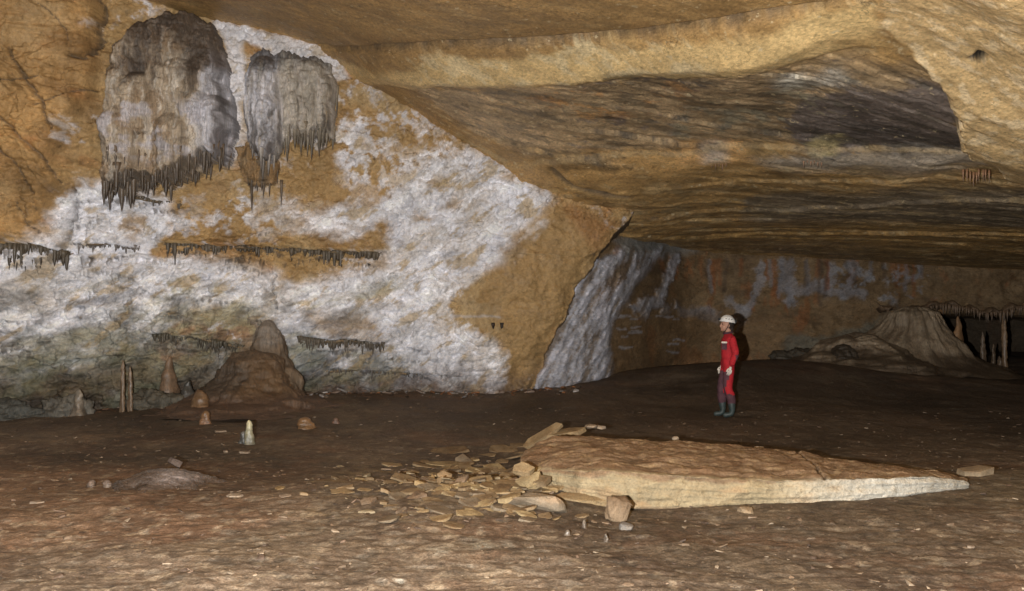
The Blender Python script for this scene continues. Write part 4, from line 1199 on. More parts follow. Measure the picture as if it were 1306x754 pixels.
for i in range(m - 1):
    for k in range(K - 1): fs.append((i * K + k, i * K + k + 1, (i + 1) * K + k + 1, (i + 1) * K + k))
mesh_obj('ledge_lip', vs, fs, M_FLOW, al, col=np.array(cs))
for px in jig(1130, 1330, 80, .6):
    py = 397 + 5 * math.sin((px - 1120) / 280 * 139 * .11)
    q = at(px, py, 27.0 + random.uniform(-.02, .2))
    drip('stalactite', tuple(q + np.array([0, 0, .05])), random.uniform(.08, .3) * (1.1 if px > 1195 else .7), random.uniform(.018, .035), (.2, .13, .08), TIP, al, seg=6, rings=6)

# ceiling stalactite clusters
def ceil_cluster(label, items):
    ray = [on_ceil(px, py) for px, py, *_ in items]
    base = ray[0]
    root = tag(empty('stalactite_cluster', tuple(base)), label, 'stalactite cluster', 'small stalactite clusters on the ceiling')
    for (px, py, L), p in zip(items, ray):
        drip('stalactite', (p[0], p[1], p[2] - .12), L, .016, (.32, .17, .09), TIP, root, seg=6, rings=6)
ceil_cluster('bunch of tiny rusty stalactites on the ceiling, right end of the purple shale', [(1228 + i * 4.2 + random.uniform(-1, 1), 212 + random.uniform(-3, 3), random.uniform(.12, .26)) for i in range(9)])
ceil_cluster('few tiny stalactites hanging from the ceiling below the middle of the shale', [(1025 + i * 4.5, 196 + random.uniform(-1, 1), random.uniform(.08, .16)) for i in range(6)])
ceil_cluster('row of reddish tiny stalactites below the orange ceiling patch', [(908 + i * 4.5, 199 + random.uniform(-1, 1), random.uniform(.08, .2)) for i in range(5)])
# bat-like dark pair on the ochre wall
for px, lab in [(629, 'left'), (640, 'right')]:
    p = wall_pt(px, 416)
    o = drip('hanging_bat', (p[0], p[1] - .05, p[2] + .03), .09, .034, (.03, .02, .015), (.02, .015, .012), None, seg=10, rings=8, blunt=.5)
    tag(o, lab + ' one of the two small dark blobs clinging to the ochre wall', 'bat', 'pair of dark blobs on the ochre wall')

# ------------------------------------------------------------------ stones
def stone_mesh(name, w, d, h, seed, flat=False):
    """Angular broken stone: hull of scattered points, chipped along its edges."""
    r = random.Random(seed); bm = bmesh.new()
    if flat:
        n = r.randint(5, 8); a0 = r.random() * 6.3
        for k in range(n):
            a = a0 + 2 * math.pi * (k + r.uniform(-.3, .3)) / n; q = r.uniform(.72, 1.08)
            for s in (-1, 1):
                qq = q * r.uniform(.86, 1.04)
                bm.verts.new((math.cos(a) * w / 2 * qq, math.sin(a) * d / 2 * qq, s * h / 2 * r.uniform(.7, 1.15)))
    else:
        for k in range(22):
            v = Vector((r.gauss(0, 1), r.gauss(0, 1), r.gauss(0, 1))).normalized()
            v = Vector([math.copysign(abs(c) ** .7, c) for c in v]) * r.uniform(.85, 1.05)
            bm.verts.new((v.x * w / 2, v.y * d / 2, v.z * h / 2))
    res = bmesh.ops.convex_hull(bm, input=bm.verts)
    bmesh.ops.delete(bm, geom=[e for e in res['geom_interior'] if isinstance(e, bmesh.types.BMVert)], context='VERTS')
    bmesh.ops.dissolve_limit(bm, angle_limit=.14, verts=bm.verts, edges=bm.edges)
    bmesh.ops.bevel(bm, geom=bm.edges[:], offset=min(h, w) * .035, segments=1, affect='EDGES')
    bmesh.ops.triangulate(bm, faces=bm.faces[:])
    bmesh.ops.subdivide_edges(bm, edges=[e for e in bm.edges if e.calc_length() > w * .12], cuts=2, use_grid_fill=True)
    co = np.array([v.co[:] for v in bm.verts])
    nn = fbm(co[:, 0] * 9 + seed, co[:, 1] * 9, co[:, 2] * 9, o=3)
    for v, k in zip(bm.verts, nn): v.co += v.co.normalized() * float(k) * min(w, h) * .06
    me = bpy.data.meshes.new(name); bm.to_mesh(me); bm.free()
    return me, co


def stone(px, py, w_px, thick, tone, label, group='broken plates of rock around the fallen slab', flat=True, depth=1.0, tilt=(0, 0), rz=None, name='broken_stone', cat='stone', seed=None, lift=0.0, top=None):
    p = on_floor(px, py); k = p[1] / F
    w = w_px * k; sd = seed if seed is not None else int(px * 7 + py * 13)
    me, co = stone_mesh(name, w, w * depth, thick, sd, flat)
    t = np.array(tone); n = len(me.vertices)
    cv = np.ones((n, 4), np.float32)
    nz = fbm(co[:, 0] * 6 + sd, co[:, 1] * 6, co[:, 2] * 6, o=4) if len(co) == n else np.zeros(n)
    tp = np.array(top) if top is not None else t * np.array((.62, .55, .5))
    up = sstep(-.1, .5, co[:, 2] / thick) if len(co) == n else np.ones(n)
    cc = mixc(np.tile(t, (n, 1)), tp, up * sstep(-.3, .3, nz) * .8)
    cv[:, :3] = np.clip(cc, .01, .8)
    at_ = me.attributes.new('Tint', 'FLOAT_COLOR', 'POINT'); at_.data.foreach_set('color', cv.ravel())
    me.materials.append(M_STONE)
    o = link(bpy.data.objects.new(name, me))
    o.location = (p[0], p[1], float(floor_z(p[0], p[1])) + thick * (.3 if flat else .25) + lift)
    r = random.Random(sd)
    o.rotation_euler = (tilt[0], tilt[1], rz if rz is not None else r.uniform(-.4, .4))
    return tag(o, label, cat, group)


TAN = (.23, .165, .09); TAN2 = (.17, .12, .068); GR = (.16, .125, .085); YEL = (.26, .195, .105)
D = math.radians
TH = .4
specs = [
    (572, 577, 62, .10, TAN2, 'long flat grey-brown plate at the far left of the rubble', .5, (D(12), D(-4))),
    (590, 590, 28, .10, GR, 'rounded pale grey plate just in front of the long flat one', .7, (D(45), 0)),
    (640, 575, 44, .12, TAN2, 'brown plate left of the leaning blade stone', .5, (D(20), D(5))),
    (660, 570, 26, .10, TAN2, 'small brown chip next to the leaning blade stone', .6, (D(15), 0)),
    (645, 612, 34, .12, TAN, 'tan block propped in the middle of the rubble', .6, (D(30), D(-6))),
    (600, 624, 42, .07, YEL, 'yellowish plate lying left of the grey faced block', .5, (D(16), D(8))),
    (632, 628, 26, .06, YEL, 'thin yellow sliver sloping toward the grey faced block', .4, (D(20), D(20))),
    (598, 657, 42, .06, YEL, 'bright yellow tilted plate, front left of the rubble', .4, (D(22), D(12))),
    (556, 664, 50, .06, TAN, 'long tan strip lying at the front left of the rubble', .35, (D(10), D(-12))),
    (612, 637, 36, .08, TAN2, 'brown plate behind the bright yellow tilted one', .5, (D(18), 0)),
    (522, 604, 26, .05, TAN, 'small tan flake at the upper left of the scattered plates', .4, (D(14), D(-6))),
    (498, 616, 20, .04, TAN2, 'tiny brown flake left of the scattered plates', .5, (D(14), 0)),
    (466, 626, 24, .04, TAN, 'thin tan flake, second farthest left of the scattered plates', .4, (D(12), D(4))),
    (438, 628, 40, .05, TAN, 'wide tan flake, farthest left of the scattered plates', .4, (D(14), 0)),
    (460, 645, 22, .04, TAN2, 'brown flake just in front of the wide tan flake', .5, (D(12), 0)),
    (550, 640, 40, .05, TAN2, 'dull brown plate between the bright yellow plate and the tan flakes', .4, (D(14), D(5))),
    (510, 660, 30, .05, TAN2, 'dull brown plate at the front edge of the scattered flakes', .4, (D(10), D(-4))),
    (560, 612, 34, .06, TAN2, 'brown plate below the rounded pale grey one', .4, (D(18), 0)),
    (576, 600, 22, .05, TAN, 'small tan plate under the rounded pale grey one', .5, (D(18), D(-8))),
    (620, 600, 24, .06, TAN2, 'brown chip behind the tan propped block', .5, (D(20), 0)),
    (640, 590, 24, .06, TAN2, 'brown chip beneath the plate by the leaning blade', .5, (D(20), 0)),
    (540, 625, 22, .05, TAN, 'small tan chip in the middle of the scattered plates', .5, (D(14), 0)),
    (480, 602, 14, .03, TAN2, 'very small chip on the mud above the scattered plates', .5, (D(14), 0)),
]
for px, py, w, th, tone, lab, dep, tl in specs:
    stone(px, py, w, th * TH, tone, lab, depth=dep * 1.3, tilt=tl)
stone(684, 648, 80, .20, (.17, .135, .095), 'grey faced block in front of the left end of the fallen slab', flat=False, depth=.5, tilt=(D(-8), D(3)), rz=.05, seed=5, lift=-.02, top=(.3, .2, .12))
stone(650, 642, 40, .09, YEL, 'yellow block wedged beside the grey faced block', depth=.5, tilt=(D(5), D(-8)), rz=.2, seed=15)
stone(745, 640, 90, .06, TAN, 'long tan plate leaning on the slab base behind the square boulder', depth=.3, tilt=(D(20), D(6)), rz=.1, seed=21)
stone(692, 600, 60, .09, YEL, 'pale tan plate leaning on the left end of the fallen slab', depth=.55, tilt=(D(28), D(-22)), rz=-.35, seed=31, lift=.14)
stone(694, 590, 62, .07, TAN, 'leaning blade of rock sticking up behind the slab corner', depth=.32, tilt=(D(35), D(-32)), rz=.15, seed=41, lift=.34)
stone(722, 590, 62, .06, TAN, 'flat tan plate resting on the back left corner of the slab', depth=.45, tilt=(D(12), D(-10)), rz=.1, seed=51, lift=.36)
stone(788, 666, 34, .26, (.19, .135, .085), 'square brown boulder in front of the fallen slab', flat=False, depth=.8, tilt=(0, D(6)), rz=.3, seed=61, lift=.04)
stone(951, 655, 24, .09, (.2, .145, .09), 'small brown stone against the front of the slab', flat=False, depth=.8, seed=71)
stone(798, 676, 20, .09, (.14, .125, .11), 'small white topped stone at the foot of the square boulder', flat=False, depth=.7, seed=81)
stone(1245, 606, 52, .10, (.26, .20, .13), 'flat dark plate beyond the right tip of the slab', depth=.6, tilt=(D(10), D(-4)), seed=91)
stone(1256, 604, 16, .08, (.5, .4, .25), 'pale chip at the right end of the dark plate beyond the slab', flat=False, depth=.6, seed=92)
for i, (px, py, w) in enumerate([(754, 558, 20), (766, 556, 16), (740, 557, 14), (862, 566, 10), (968, 578, 14)]):
    stone(px, py + 24, w, .07, (.33, .26, .19), ['brown pebble on the back rim of the slab, left of two', 'brown pebble on the back rim of the slab, right of two', 'small chip on the slab rim beside the resting plate', 'tiny pebble on the middle of the back rim of the slab', 'tiny pebble where the back rim of the slab starts to drop'][i],
          group='pebbles on the slab rim', flat=False, depth=.7, lift=.38 - .03 * i)
stone(735, 604, 30, .08, (.36, .26, .15), 'brown plate lying on top of the slab near its left end', depth=.7, tilt=(D(16), 0), lift=.34, seed=95)
for px, py, w, lab in [(300, 634, 26, 'pale flat stone on the mud, right of the wet mound'), (365, 635, 20, 'smaller pale flat stone, farther right of the wet mound'),
                       (362, 662, 14, 'white topped pebble in the foreground mud'), (288, 577, 8, 'small pale pebble left of the white-tipped stalagmite'), (282, 551, 18, 'flat pale patch of stone behind the white-tipped stalagmite'),
                       (312, 578, 16, 'flat brown pebble in front of the white-tipped stalagmite'), (960, 662, 16, 'thin white flake in front of the slab'), (1212, 672, 14, 'pale flake in the mud in front of the slab tip'),
                       (1238, 700, 14, 'pale pebble near the lower right corner'), (48, 643, 20, 'thin pale flake on the mud near the left edge')]:
    stone(px, py, w, .03, (.25, .195, .145), lab, group='loose stones on the mud floor', depth=.5, tilt=(D(10), 0), name='loose_stone')
for px, py, h, w, lab in [(745, 675, 14, 8, 'small grey stalagmite stump in front of the slab, left of the boulder'), (773, 692, 13, 7, 'small pale stalagmite stump in front of the square boulder'),
                          (724, 684, 10, 9, 'short reddish stump in the foreground mud'), (688, 716, 7, 4, 'tiny pair-like spike in the foreground mud')]:
    stalagmite(px, py, h, w, (.08, .06, .045), (.11, .09, .07), lab, group='tiny stalagmites near the slab', blunt=.4)

rr_ = random.Random(5)
for i in range(150):
    px = min(742, rr_.gauss(618, 66)); py = rr_.gauss(624, 24)
    if py < 572 or py > 672 or px < 470: continue
    w_ = rr_.uniform(14, 50)
    stone(px, py, w_, rr_.uniform(.012, .028), rr_.choice([TAN, TAN2, GR, YEL, TAN2]), 'small broken plate lying in the rubble heap left of the slab', group='small plates of the rubble heap',
          depth=rr_.uniform(.35, .8), tilt=(D(rr_.uniform(2, 24)), D(rr_.uniform(-16, 16))), rz=rr_.uniform(-.8, .8), seed=500 + i, lift=rr_.uniform(-.02, .02))
for i in range(9):
    px = rr_.uniform(655, 720); py = rr_.uniform(592, 628)
    stone(px, py, rr_.uniform(26, 52), rr_.uniform(.05, .09), rr_.choice([TAN, TAN2, YEL]), 'broken plate leaning against the left end of the fallen slab', group='plates leaning on the slab end',
          depth=rr_.uniform(.4, .7), tilt=(D(rr_.uniform(15, 45)), D(rr_.uniform(-35, 5))), rz=rr_.uniform(-.7, .5), seed=700 + i, lift=rr_.uniform(.02, .2))
# wet mound with two cups
p = on_floor(200, 624)
tag(lathe_rock('calcite_mound', [(.62, -.05), (.5, .015), (.4, .05), (.3, .10), (.18, .15), (.08, .165), (0, .17)], M_WET,
               lambda x, y, z, nz, n2: mixc(mixc(np.tile(np.array((.09, .062, .045)), z.shape + (1,)), (.22, .18, .165), sstep(.03, .12, z) * sstep(.35, -.1, y) * sstep(-.2, .2, x)), (.05, .04, .035), sstep(0, -.4, n2) * .7),
               seg=80, amp=.06, fr=4, loc=(p[0], p[1] + .2, float(floor_z(p[0], p[1]))), seed=2.), 'low wet glistening calcite mound on the mud floor at left', 'calcite mound')
stone(224, 607, 22, .07, (.08, .06, .05), 'dark flat stone leaning on the back of the wet mound', group='loose stones on the mud floor', depth=.6, tilt=(D(-20), D(25)), lift=.12)
for px, lab in [(117, 'left of two small dark rounded stumps on the mud'), (137, 'right of two small dark rounded stumps on the mud')]:
    stalagmite(px, 622, 11, 12, (.10, .075, .055), (.16, .12, .1), lab, group='pair of dark stumps', blunt=.9)

# ------------------------------------------------------------------ fallen slab
print('slab')
ST = [  # px, front bottom py, front top py, Y front, back top py, Y back
    (664, 604, 597, 9.75, 584, 10.2), (684, 612, 599, 9.55, 566, 10.8), (704, 620, 600, 9.35, 558, 11.1), (740, 634, 601, 9.05, 557, 11.2), (784, 645, 603, 8.95, 560, 11.25), (860, 645, 608, 8.95, 563, 11.2),
    (940, 645, 613, 8.98, 568, 11.1), (1010, 643, 614, 9.05, 575, 10.95), (1050, 642, 612, 9.1, 580, 10.9), (1120, 636, 610, 9.3, 589, 10.75), (1180, 629, 609, 9.6, 598, 10.6), (1215, 625, 611, 9.85, 605, 10.5), (1234, 621, 614, 10.05, 611, 10.4)]
NU = 420; t = np.linspace(664, 1234, NU); A = np.array(ST, float)
ip = lambda k: np.interp(t, A[:, 0], A[:, k])
fb, ft, yf, bt, yb_ = ip(1), ip(2), ip(3), ip(4), ip(5)
ft = ft + 3.0 * fbm(t * .02, t * 0, 3.3, o=6, g=.6)
bt = bt + 2.2 * fbm(t * .03, t * 0, 5.3, o=6, g=.62)
def atv(px, py, Y):
    a = (px - CX) / F; b = (CY - py) / F
    dy = math.cos(PITCH) - b * math.sin(PITCH); dz = math.sin(PITCH) + b * math.cos(PITCH)
    return np.stack([a / dy * Y, Y + 0 * a, CAMZ + dz / dy * Y], -1)
Pfb = atv(t, fb, yf + .02); Pft = atv(t, ft, yf); Pbt = atv(t, bt, yb_); Pbb = Pbt.copy(); Pbb[:, 2] = np.minimum(Pbb[:, 2] - .25, -.1); Pbb[:, 1] += .1
Pfb[:, 2] -= .03
rows, cols = [], []
def addrow(Pr, c): rows.append(Pr); cols.append(c)
PALE = np.array((.27, .215, .13)); PALEW = np.array((.50, .47, .40)); TOP = np.array((.19, .125, .075))
xr_ = sstep(960, 1150, t)
pal = PALE[None] * (1 - xr_[:, None]) + PALEW[None] * xr_[:, None]
for k, s in enumerate(np.linspace(0, 1, 26)):
    Pr = Pfb * (1 - s) + Pft * s
    n = fbm(t * .03, s * 3 + t * 0, 7.7, o=5); n2 = fbm(t * .008, s * 6 + t * 0, 8.7, o=4, ridged=True)
    Pr = Pr.copy(); Pr[:, 1] -= .03 * n + .03 * n2 + .015 * math.sin(math.pi * s) - .03 * s ** 6
    c = pal * (1 + .18 * n[:, None]); c = mixc(c, (.30, .19, .10), sstep(.1, .5, fbm(t * .015, s * 2 + t * 0, 9.9, o=5)) * .5 * (1 - xr_))
    c = mixc(c, (.2, .13, .08), np.full(NU, sstep(.12, .0, np.array(s)) * .7))
    dirt = sstep(.0, .12, np.array(s) - (.93 - .10 * sstep(1020, 900, t) + .18 * fbm(t * .035, t * 0 + s, 12.1, o=5)))
    c = mixc(c, TOP * (1 + .5 * n[:, None]), dirt * .9 * (1 - .7 * xr_))
    addrow(Pr, c)
crk = np.interp(np.linspace(0, 1, 90), [0, 1], [1052, 1012])
for k, s in enumerate(np.linspace(0, 1, 90)[1:]):
    Pr = Pft * (1 - s) + Pbt * s
    n = fbm(Pr[:, 0] * 3, Pr[:, 1] * 3, 3.0, o=5); n2 = fbm(Pr[:, 0] * 1.5, Pr[:, 1] * 5, 4.0, o=4, ridged=True)
    edge_ = min(1, s * 12, (1 - s) * 12)
    Pr = Pr.copy(); Pr[:, 2] += (.035 * n + .03 * n2) * edge_ + .03 * math.sin(math.pi * s)
    dc = np.abs(t - crk[k + 1] - 6 * fbm(np.full(NU, s * 8), t * 0, 2.2, o=3))
    Pr[:, 2] -= .05 * np.exp(-(dc / 2.2) ** 2) + .03 * sstep(0, 20, t - crk[k + 1])
    c = np.tile(TOP, (NU, 1)) * (1 + .45 * n[:, None])
    c = mixc(c, (.30, .215, .125), sstep(.05, .35, fbm(Pr[:, 0] * 6, Pr[:, 1] * 8, 6.0, o=5)) * .7)
    c = mixc(c, (.15, .085, .045), sstep(.1, .45, fbm(Pr[:, 0] * 2, Pr[:, 1] * 4, 16.0, o=5)) * .6)
    c = mixc(c, pal, np.full(NU, float(sstep(.06, .0, np.array(s)))))
    c = mixc(c, DARK, sstep(2.5, 1, dc) * .8)
    addrow(Pr, c)
for s in np.linspace(0, 1, 8)[1:]:
    addrow(Pbt * (1 - s) + Pbb * s, np.tile(TOP * .6, (NU, 1)))
V = np.stack(rows); Cc = np.stack(cols); org = np.array([V[..., 0].mean(), V[..., 1].mean(), 0])
nr = V.shape[0]
slab = mesh_obj('fallen_slab', (V - org).reshape(-1, 3), grid_faces(nr, NU), M_SLAB, col=np.clip(Cc.reshape(-1, 3), .01, .8))
# close the two ends
me = slab.data; bm = bmesh.new(); bm.from_mesh(me); bmesh.ops.holes_fill(bm, edges=[e for e in bm.edges if e.is_boundary], sides=0); bm.to_mesh(me); bm.free()
slab.location = org
tag(slab, 'huge fallen limestone slab with pale broken front face lying on the mud', 'rock slab')

# ------------------------------------------------------------------ gravel and flakes (uncountable)
def gravel(n, name, seed, smin, smax, fn, tones):
    r = np.random.default_rng(seed); vs, fs, cs = [], [], []
    k = 0
    for _ in range(n):
        x, y = fn(r)
        z = float(floor_fast(x, y)); s = smin + (smax - smin) * r.random() ** 3
        w, d, h = s * r.uniform(.8, 1.9), s * r.uniform(.5, 1.2), s * r.uniform(.08, .3)
        a = r.random() * 3.14; ca, sa = math.cos(a), math.sin(a); m_ = r.integers(5, 8)
        tx, ty = r.normal(0, .25), r.normal(0, .25)
        tone = tones[r.integers(len(tones))]
        tone = np.array(tone) * r.uniform(.7, 1.2)
        for lv, q in ((-1, 1.), (.5, .95), (1, .6)):
            for j in range(m_):
                th = 2 * math.pi * j / m_; rr = q * (.8 + .45 * math.sin(th * 2 + a * 7) * math.cos(th + a * 13))
                lx, ly = math.cos(th) * rr * w / 2, math.sin(th) * rr * d / 2
                vs.append((x + lx * ca - ly * sa, y + lx * sa + ly * ca, z + h * .3 + lv * h / 2 + lx * tx + ly * ty)); cs.append(tone)
        for l in range(2):
            for j in range(m_):
                fs.append((k + l * m_ + j, k + l * m_ + (j + 1) % m_, k + (l + 1) * m_ + (j + 1) % m_, k + (l + 1) * m_ + j))
        fs.append(tuple(range(k + 2 * m_, k + 3 * m_)))
        k += 3 * m_
    o = mesh_obj(name, vs, fs, M_STONE, col=np.clip(np.array(cs), .01, .8), smooth=False)
    return tag(o, kind='stuff')


# quick lookup of the finished floor
_sy = ry; _sxn = sx
def floor_fast(x, y):
    j = int(np.clip(np.searchsorted(_sy, y), 0, len(_sy) - 1)); s = x / (abs(_sy[j]) * .62 + 2.2)
    i = int(np.clip((s - _sxn[0]) / (_sxn[1] - _sxn[0]), 0, len(_sxn) - 1))
    return Zf[j, i]


def f_all(r):
    y = 4.5 + 14 * r.random() ** 1.3; return (r.uniform(-.62, .62) * y, y)
def f_rub(r):
    y = float(np.clip(r.normal(9.9, .75), 8.2, 12)); return float(np.clip(r.normal(-.35, .75), -2.2, .35)), y
g = gravel(4200, 'gravel', 3, .008, .07, f_all, [(.17, .12, .08), (.22, .17, .12), (.08, .055, .04), (.12, .08, .055), (.1, .07, .045)])
tag(g, 'fine gravel and flakes strewn over the brown mud floor', 'gravel')
g = gravel(420, 'rock_chips', 4, .02, .2, f_rub, [(.26, .18, .09), (.2, .14, .08), (.17, .12, .08), (.12, .08, .05), (.24, .19, .12)])
tag(g, 'mass of small broken rock chips between the plates left of the slab', 'rock chips')
def f_wall(r):
    x = float(r.uniform(-10, 1.4)); return x, float(WALL(x, .1)) - .05 - .7 * r.random() ** 1.5
g = gravel(420, 'wall_foot_rubble', 5, .04, .2, f_wall, [(.1, .07, .05), (.2, .15, .12), (.3, .28, .27), (.14, .08, .05), (.2, .09, .04)])
tag(g, 'dark small rubble lying along the foot of the white wall', 'rubble')

# ------------------------------------------------------------------ the person
print('person')
def plain(name, col, rough=.8, spec=.2, bump=.0, var=.15, sc=14):
    return rock_mat(name, tint=col, rough=rough, spec=spec, mottling=var, mscale=sc, bump=bump, bscale=30, dist=.01, grain=.08, veins=0.0, warm=(.85, .8, .78), fine=60)
M_RED = plain('red_cloth', (.42, .02, .028), .75, .25, .4, .3, 7)
M_GREYC = plain('grey_cloth', (.095, .045, .055), .8, .2, .4, .4, 9)
M_BOOT = plain('rubber_boot', (.035, .05, .048), .5, .4, .2, .3)
M_SKIN = plain('skin', (.42, .23, .16), .55, .3, .0, .08)
M_HELM = plain('helmet_shell', (.75, .74, .72), .35, .5, .0, .06)
M_BLACK = plain('black_strap', (.02, .02, .02), .6, .3)
M_GLOVE = plain('pale_glove', (.72, .66, .58), .8, .2, .3, .15)
M_HAIR = plain('dark_hair', (.03, .02, .015), .7, .3, .6, .3, 30)


def skin_body(name, pts, edges, mat, root, parent=None, sub=2):
    """One continuous surface grown over a skeleton. pts: {key: (xyz, rx, ry)}."""
    keys = list(pts); idx = {k: i for i, k in enumerate(keys)}
    me = bpy.data.meshes.new(name)
    me.from_pydata([pts[k][0] for k in keys], [(idx[a], idx[b]) for a, b in edges], [])
    o = bpy.data.objects.new(name, me); COL.objects.link(o)
    md = o.modifiers.new('skin', 'SKIN'); md.use_smooth_shade = True; md.branch_smoothing = .5
    if not me.skin_vertices: me.skin_vertices.new()
    for k in keys:
        sv = me.skin_vertices[0].data[idx[k]]; sv.radius = (pts[k][1], pts[k][2]); sv.use_root = (k == root)
    ms = o.modifiers.new('sub', 'SUBSURF'); ms.levels = sub; ms.render_levels = sub
    dg = bpy.context.evaluated_depsgraph_get(); ev = o.evaluated_get(dg)
    m2 = bpy.data.meshes.new_from_object(ev)
    o.modifiers.clear(); o.data = m2
    m2.materials.clear(); m2.materials.append(mat)
    m2.polygons.foreach_set('use_smooth', np.full(len(m2.polygons), True))
    if parent: o.parent = parent
    return o


# stands side on, facing left (-X); local frame: -X is forward, Y>0 away from the camera
fp = on_floor(929, 531)
person = tag(empty('person', (fp[0], fp[1], float(floor_fast(fp[0], fp[1])) - .01)), 'person in red caving overall, white helmet and dark boots standing side on, looking left', 'person')
B = {'pelvis': ((.0, 0, .96), .155, .15), 'waist': ((.0, 0, 1.10), .14, .145), 'chest': ((-.015, 0, 1.28), .155, .17), 'upper': ((.015, 0, 1.40), .13, .15),
     'neckb': ((.01, 0, 1.475), .075, .08), 'neck': ((-.005, 0, 1.53), .055, .055),
     # near arm, hanging with the hand in front of the hip
     'shn': ((.03, -.19, 1.40), .075, .075), 'eln': ((.085, -.25, 1.13), .06, .06), 'wrn': ((-.0, -.24, .925), .045, .045),
     'shf': ((.03, .19, 1.40), .075, .075), 'elf': ((.04, .25, 1.12), .06, .06), 'wrf': ((-.06, .24, .93), .045, .045),
     'hn': ((.0, -.09, .90), .11, .11), 'kn': ((-.04, -.11, .52), .082, .08), 'cn': ((.03, -.12, .34), .08, .08), 'an': ((.035, -.12, .20), .072, .07),
     'hf': ((.0, .09, .90), .11, .11), 'kf': ((-.10, .11, .52), .082, .08), 'cf': ((-.085, .12, .34), .08, .08), 'af': ((-.08, .12, .20), .072, .07)}
E = [('pelvis', 'waist'), ('waist', 'chest'), ('chest', 'upper'), ('upper', 'neckb'), ('neckb', 'neck'), ('upper', 'shn'), ('shn', 'eln'), ('eln', 'wrn'), ('upper', 'shf'), ('shf', 'elf'), ('elf', 'wrf'),
     ('pelvis', 'hn'), ('hn', 'kn'), ('kn', 'cn'), ('cn', 'an'), ('pelvis', 'hf'), ('hf', 'kf'), ('kf', 'cf'), ('cf', 'af')]
body = skin_body('overall', B, E, M_RED, 'pelvis', person)
# grey reinforcements follow the cloth: the same surface, second material on knees, shins, seat and forearm
me = body.data; me.materials.append(M_GREYC)
# wrinkles
co = np.empty(len(me.vertices) * 3); me.vertices.foreach_get('co', co); co = co.reshape(-1, 3)
nr_ = np.empty(len(me.vertices) * 3); me.vertices.foreach_get('normal', nr_); nr_ = nr_.reshape(-1, 3)
wv = fbm(co[:, 0] * 7, co[:, 1] * 7, co[:, 2] * 12, o=4, ridged=True)
co = co + nr_ * (.013 * wv)[:, None]
me.vertices.foreach_set('co', co.ravel().astype(np.float32)); me.update()
for p_ in me.polygons:
    c = p_.center
    leg = c.z < .82
    grey = (leg and c.x < -.035 + .05 * math.sin(c.z * 9) and c.z > .2) or (leg and c.z < .42) or (abs(c.y) > .17 and c.x > .07 and .9 < c.z < 1.12) or (.84 < c.z < .98 and c.x > .10)
    if grey and not (leg and c.x > .02 and c.z > .40): p_.material_index = 1


def ball(name, parts, mat, parent, subd=2, noise=0.0):
    """Joined ellipsoids remeshed into one skin: parts = [(centre, radii)]."""
    bm = bmesh.new()
    for c, r in parts:
        bmesh.ops.create_icosphere(bm, subdivisions=3, radius=1, matrix=Matrix.Translation(c) @ Matrix.Diagonal((*r, 1)))
    me = bpy.data.meshes.new(name); bm.to_mesh(me); bm.free()
    o = bpy.data.objects.new(name, me); COL.objects.link(o)
    if len(parts) > 1:
        md = o.modifiers.new('r', 'REMESH'); md.mode = 'VOXEL'; md.voxel_size = .007; md.use_smooth_shade = True
        sm = o.modifiers.new('s', 'SMOOTH'); sm.iterations = 4
        ev = o.evaluated_get(bpy.context.evaluated_depsgraph_get()); m2 = bpy.data.meshes.new_from_object(ev); o.modifiers.clear(); o.data = m2; me = m2
    me.materials.clear(); me.materials.append(mat); me.polygons.foreach_set('use_smooth', np.full(len(me.polygons), True))
    o.parent = parent
    return o


HX, HZ = -.02, 1.64
ball('head', [((HX + .01, 0, HZ + .02), (.095, .075, .105)), ((HX - .045, 0, HZ - .045), (.058, .058, .068)), ((HX - .085, 0, HZ - .085), (.024, .028, .02)),
              ((HX - .108, 0, HZ - .015), (.02, .015, .026)), ((HX - .098, 0, HZ + .01), (.014, .012, .03)), ((HX - .098, 0, HZ - .052), (.014, .024, .009)), ((HX - .096, 0, HZ - .065), (.013, .02, .008)),
              ((HX - .085, 0, HZ + .045), (.02, .05, .014)), ((HX + .02, -.078, HZ - .01), (.02, .012, .032)), ((HX + .02, .078, HZ - .01), (.02, .012, .032)),
              ((HX + .025, 0, HZ - .1), (.055, .055, .075))], M_SKIN, person)
for s in (-1, 1): ball('eye', [((HX - .084, s * .032, HZ + .02), (.012, .013, .011))], M_BLACK, person)
ball('hair', [((HX + .05, 0, HZ + .01), (.075, .084, .09)), ((HX + .08, 0, HZ - .06), (.045, .055, .07)), ((HX + .105, 0, HZ - .0), (.035, .04, .045))], M_HAIR, person)
# helmet: dome with brim, vents, lamp
bm = bmesh.new()
bmesh.ops.create_uvsphere(bm, u_segments=40, v_segments=24, radius=1)
bmesh.ops.delete(bm, geom=[v for v in bm.verts if v.co.z < -.06], context='VERTS')
for v in bm.verts:
    z = v.co.z; brim = 1 + .07 * max(0, 1 - z / .16) ** 2
    v.co = Vector((v.co.x * .138 * brim, v.co.y * .112 * brim, z * .125 * (1 + .04 * math.cos(v.co.y * 9))))
helm = bpy.data.meshes.new('helmet'); 
geom = bmesh.ops.solidify(bm, geom=bm.faces[:], thickness=.006)
bm.to_mesh(helm); bm.free()
helm.materials.append(M_HELM); helm.polygons.foreach_set('use_smooth', np.full(len(helm.polygons), True))
ho = link(bpy.data.objects.new('helmet', helm), person); ho.location = (HX + .012, 0, HZ + .055); ho.rotation_euler = (0, D(8), 0)


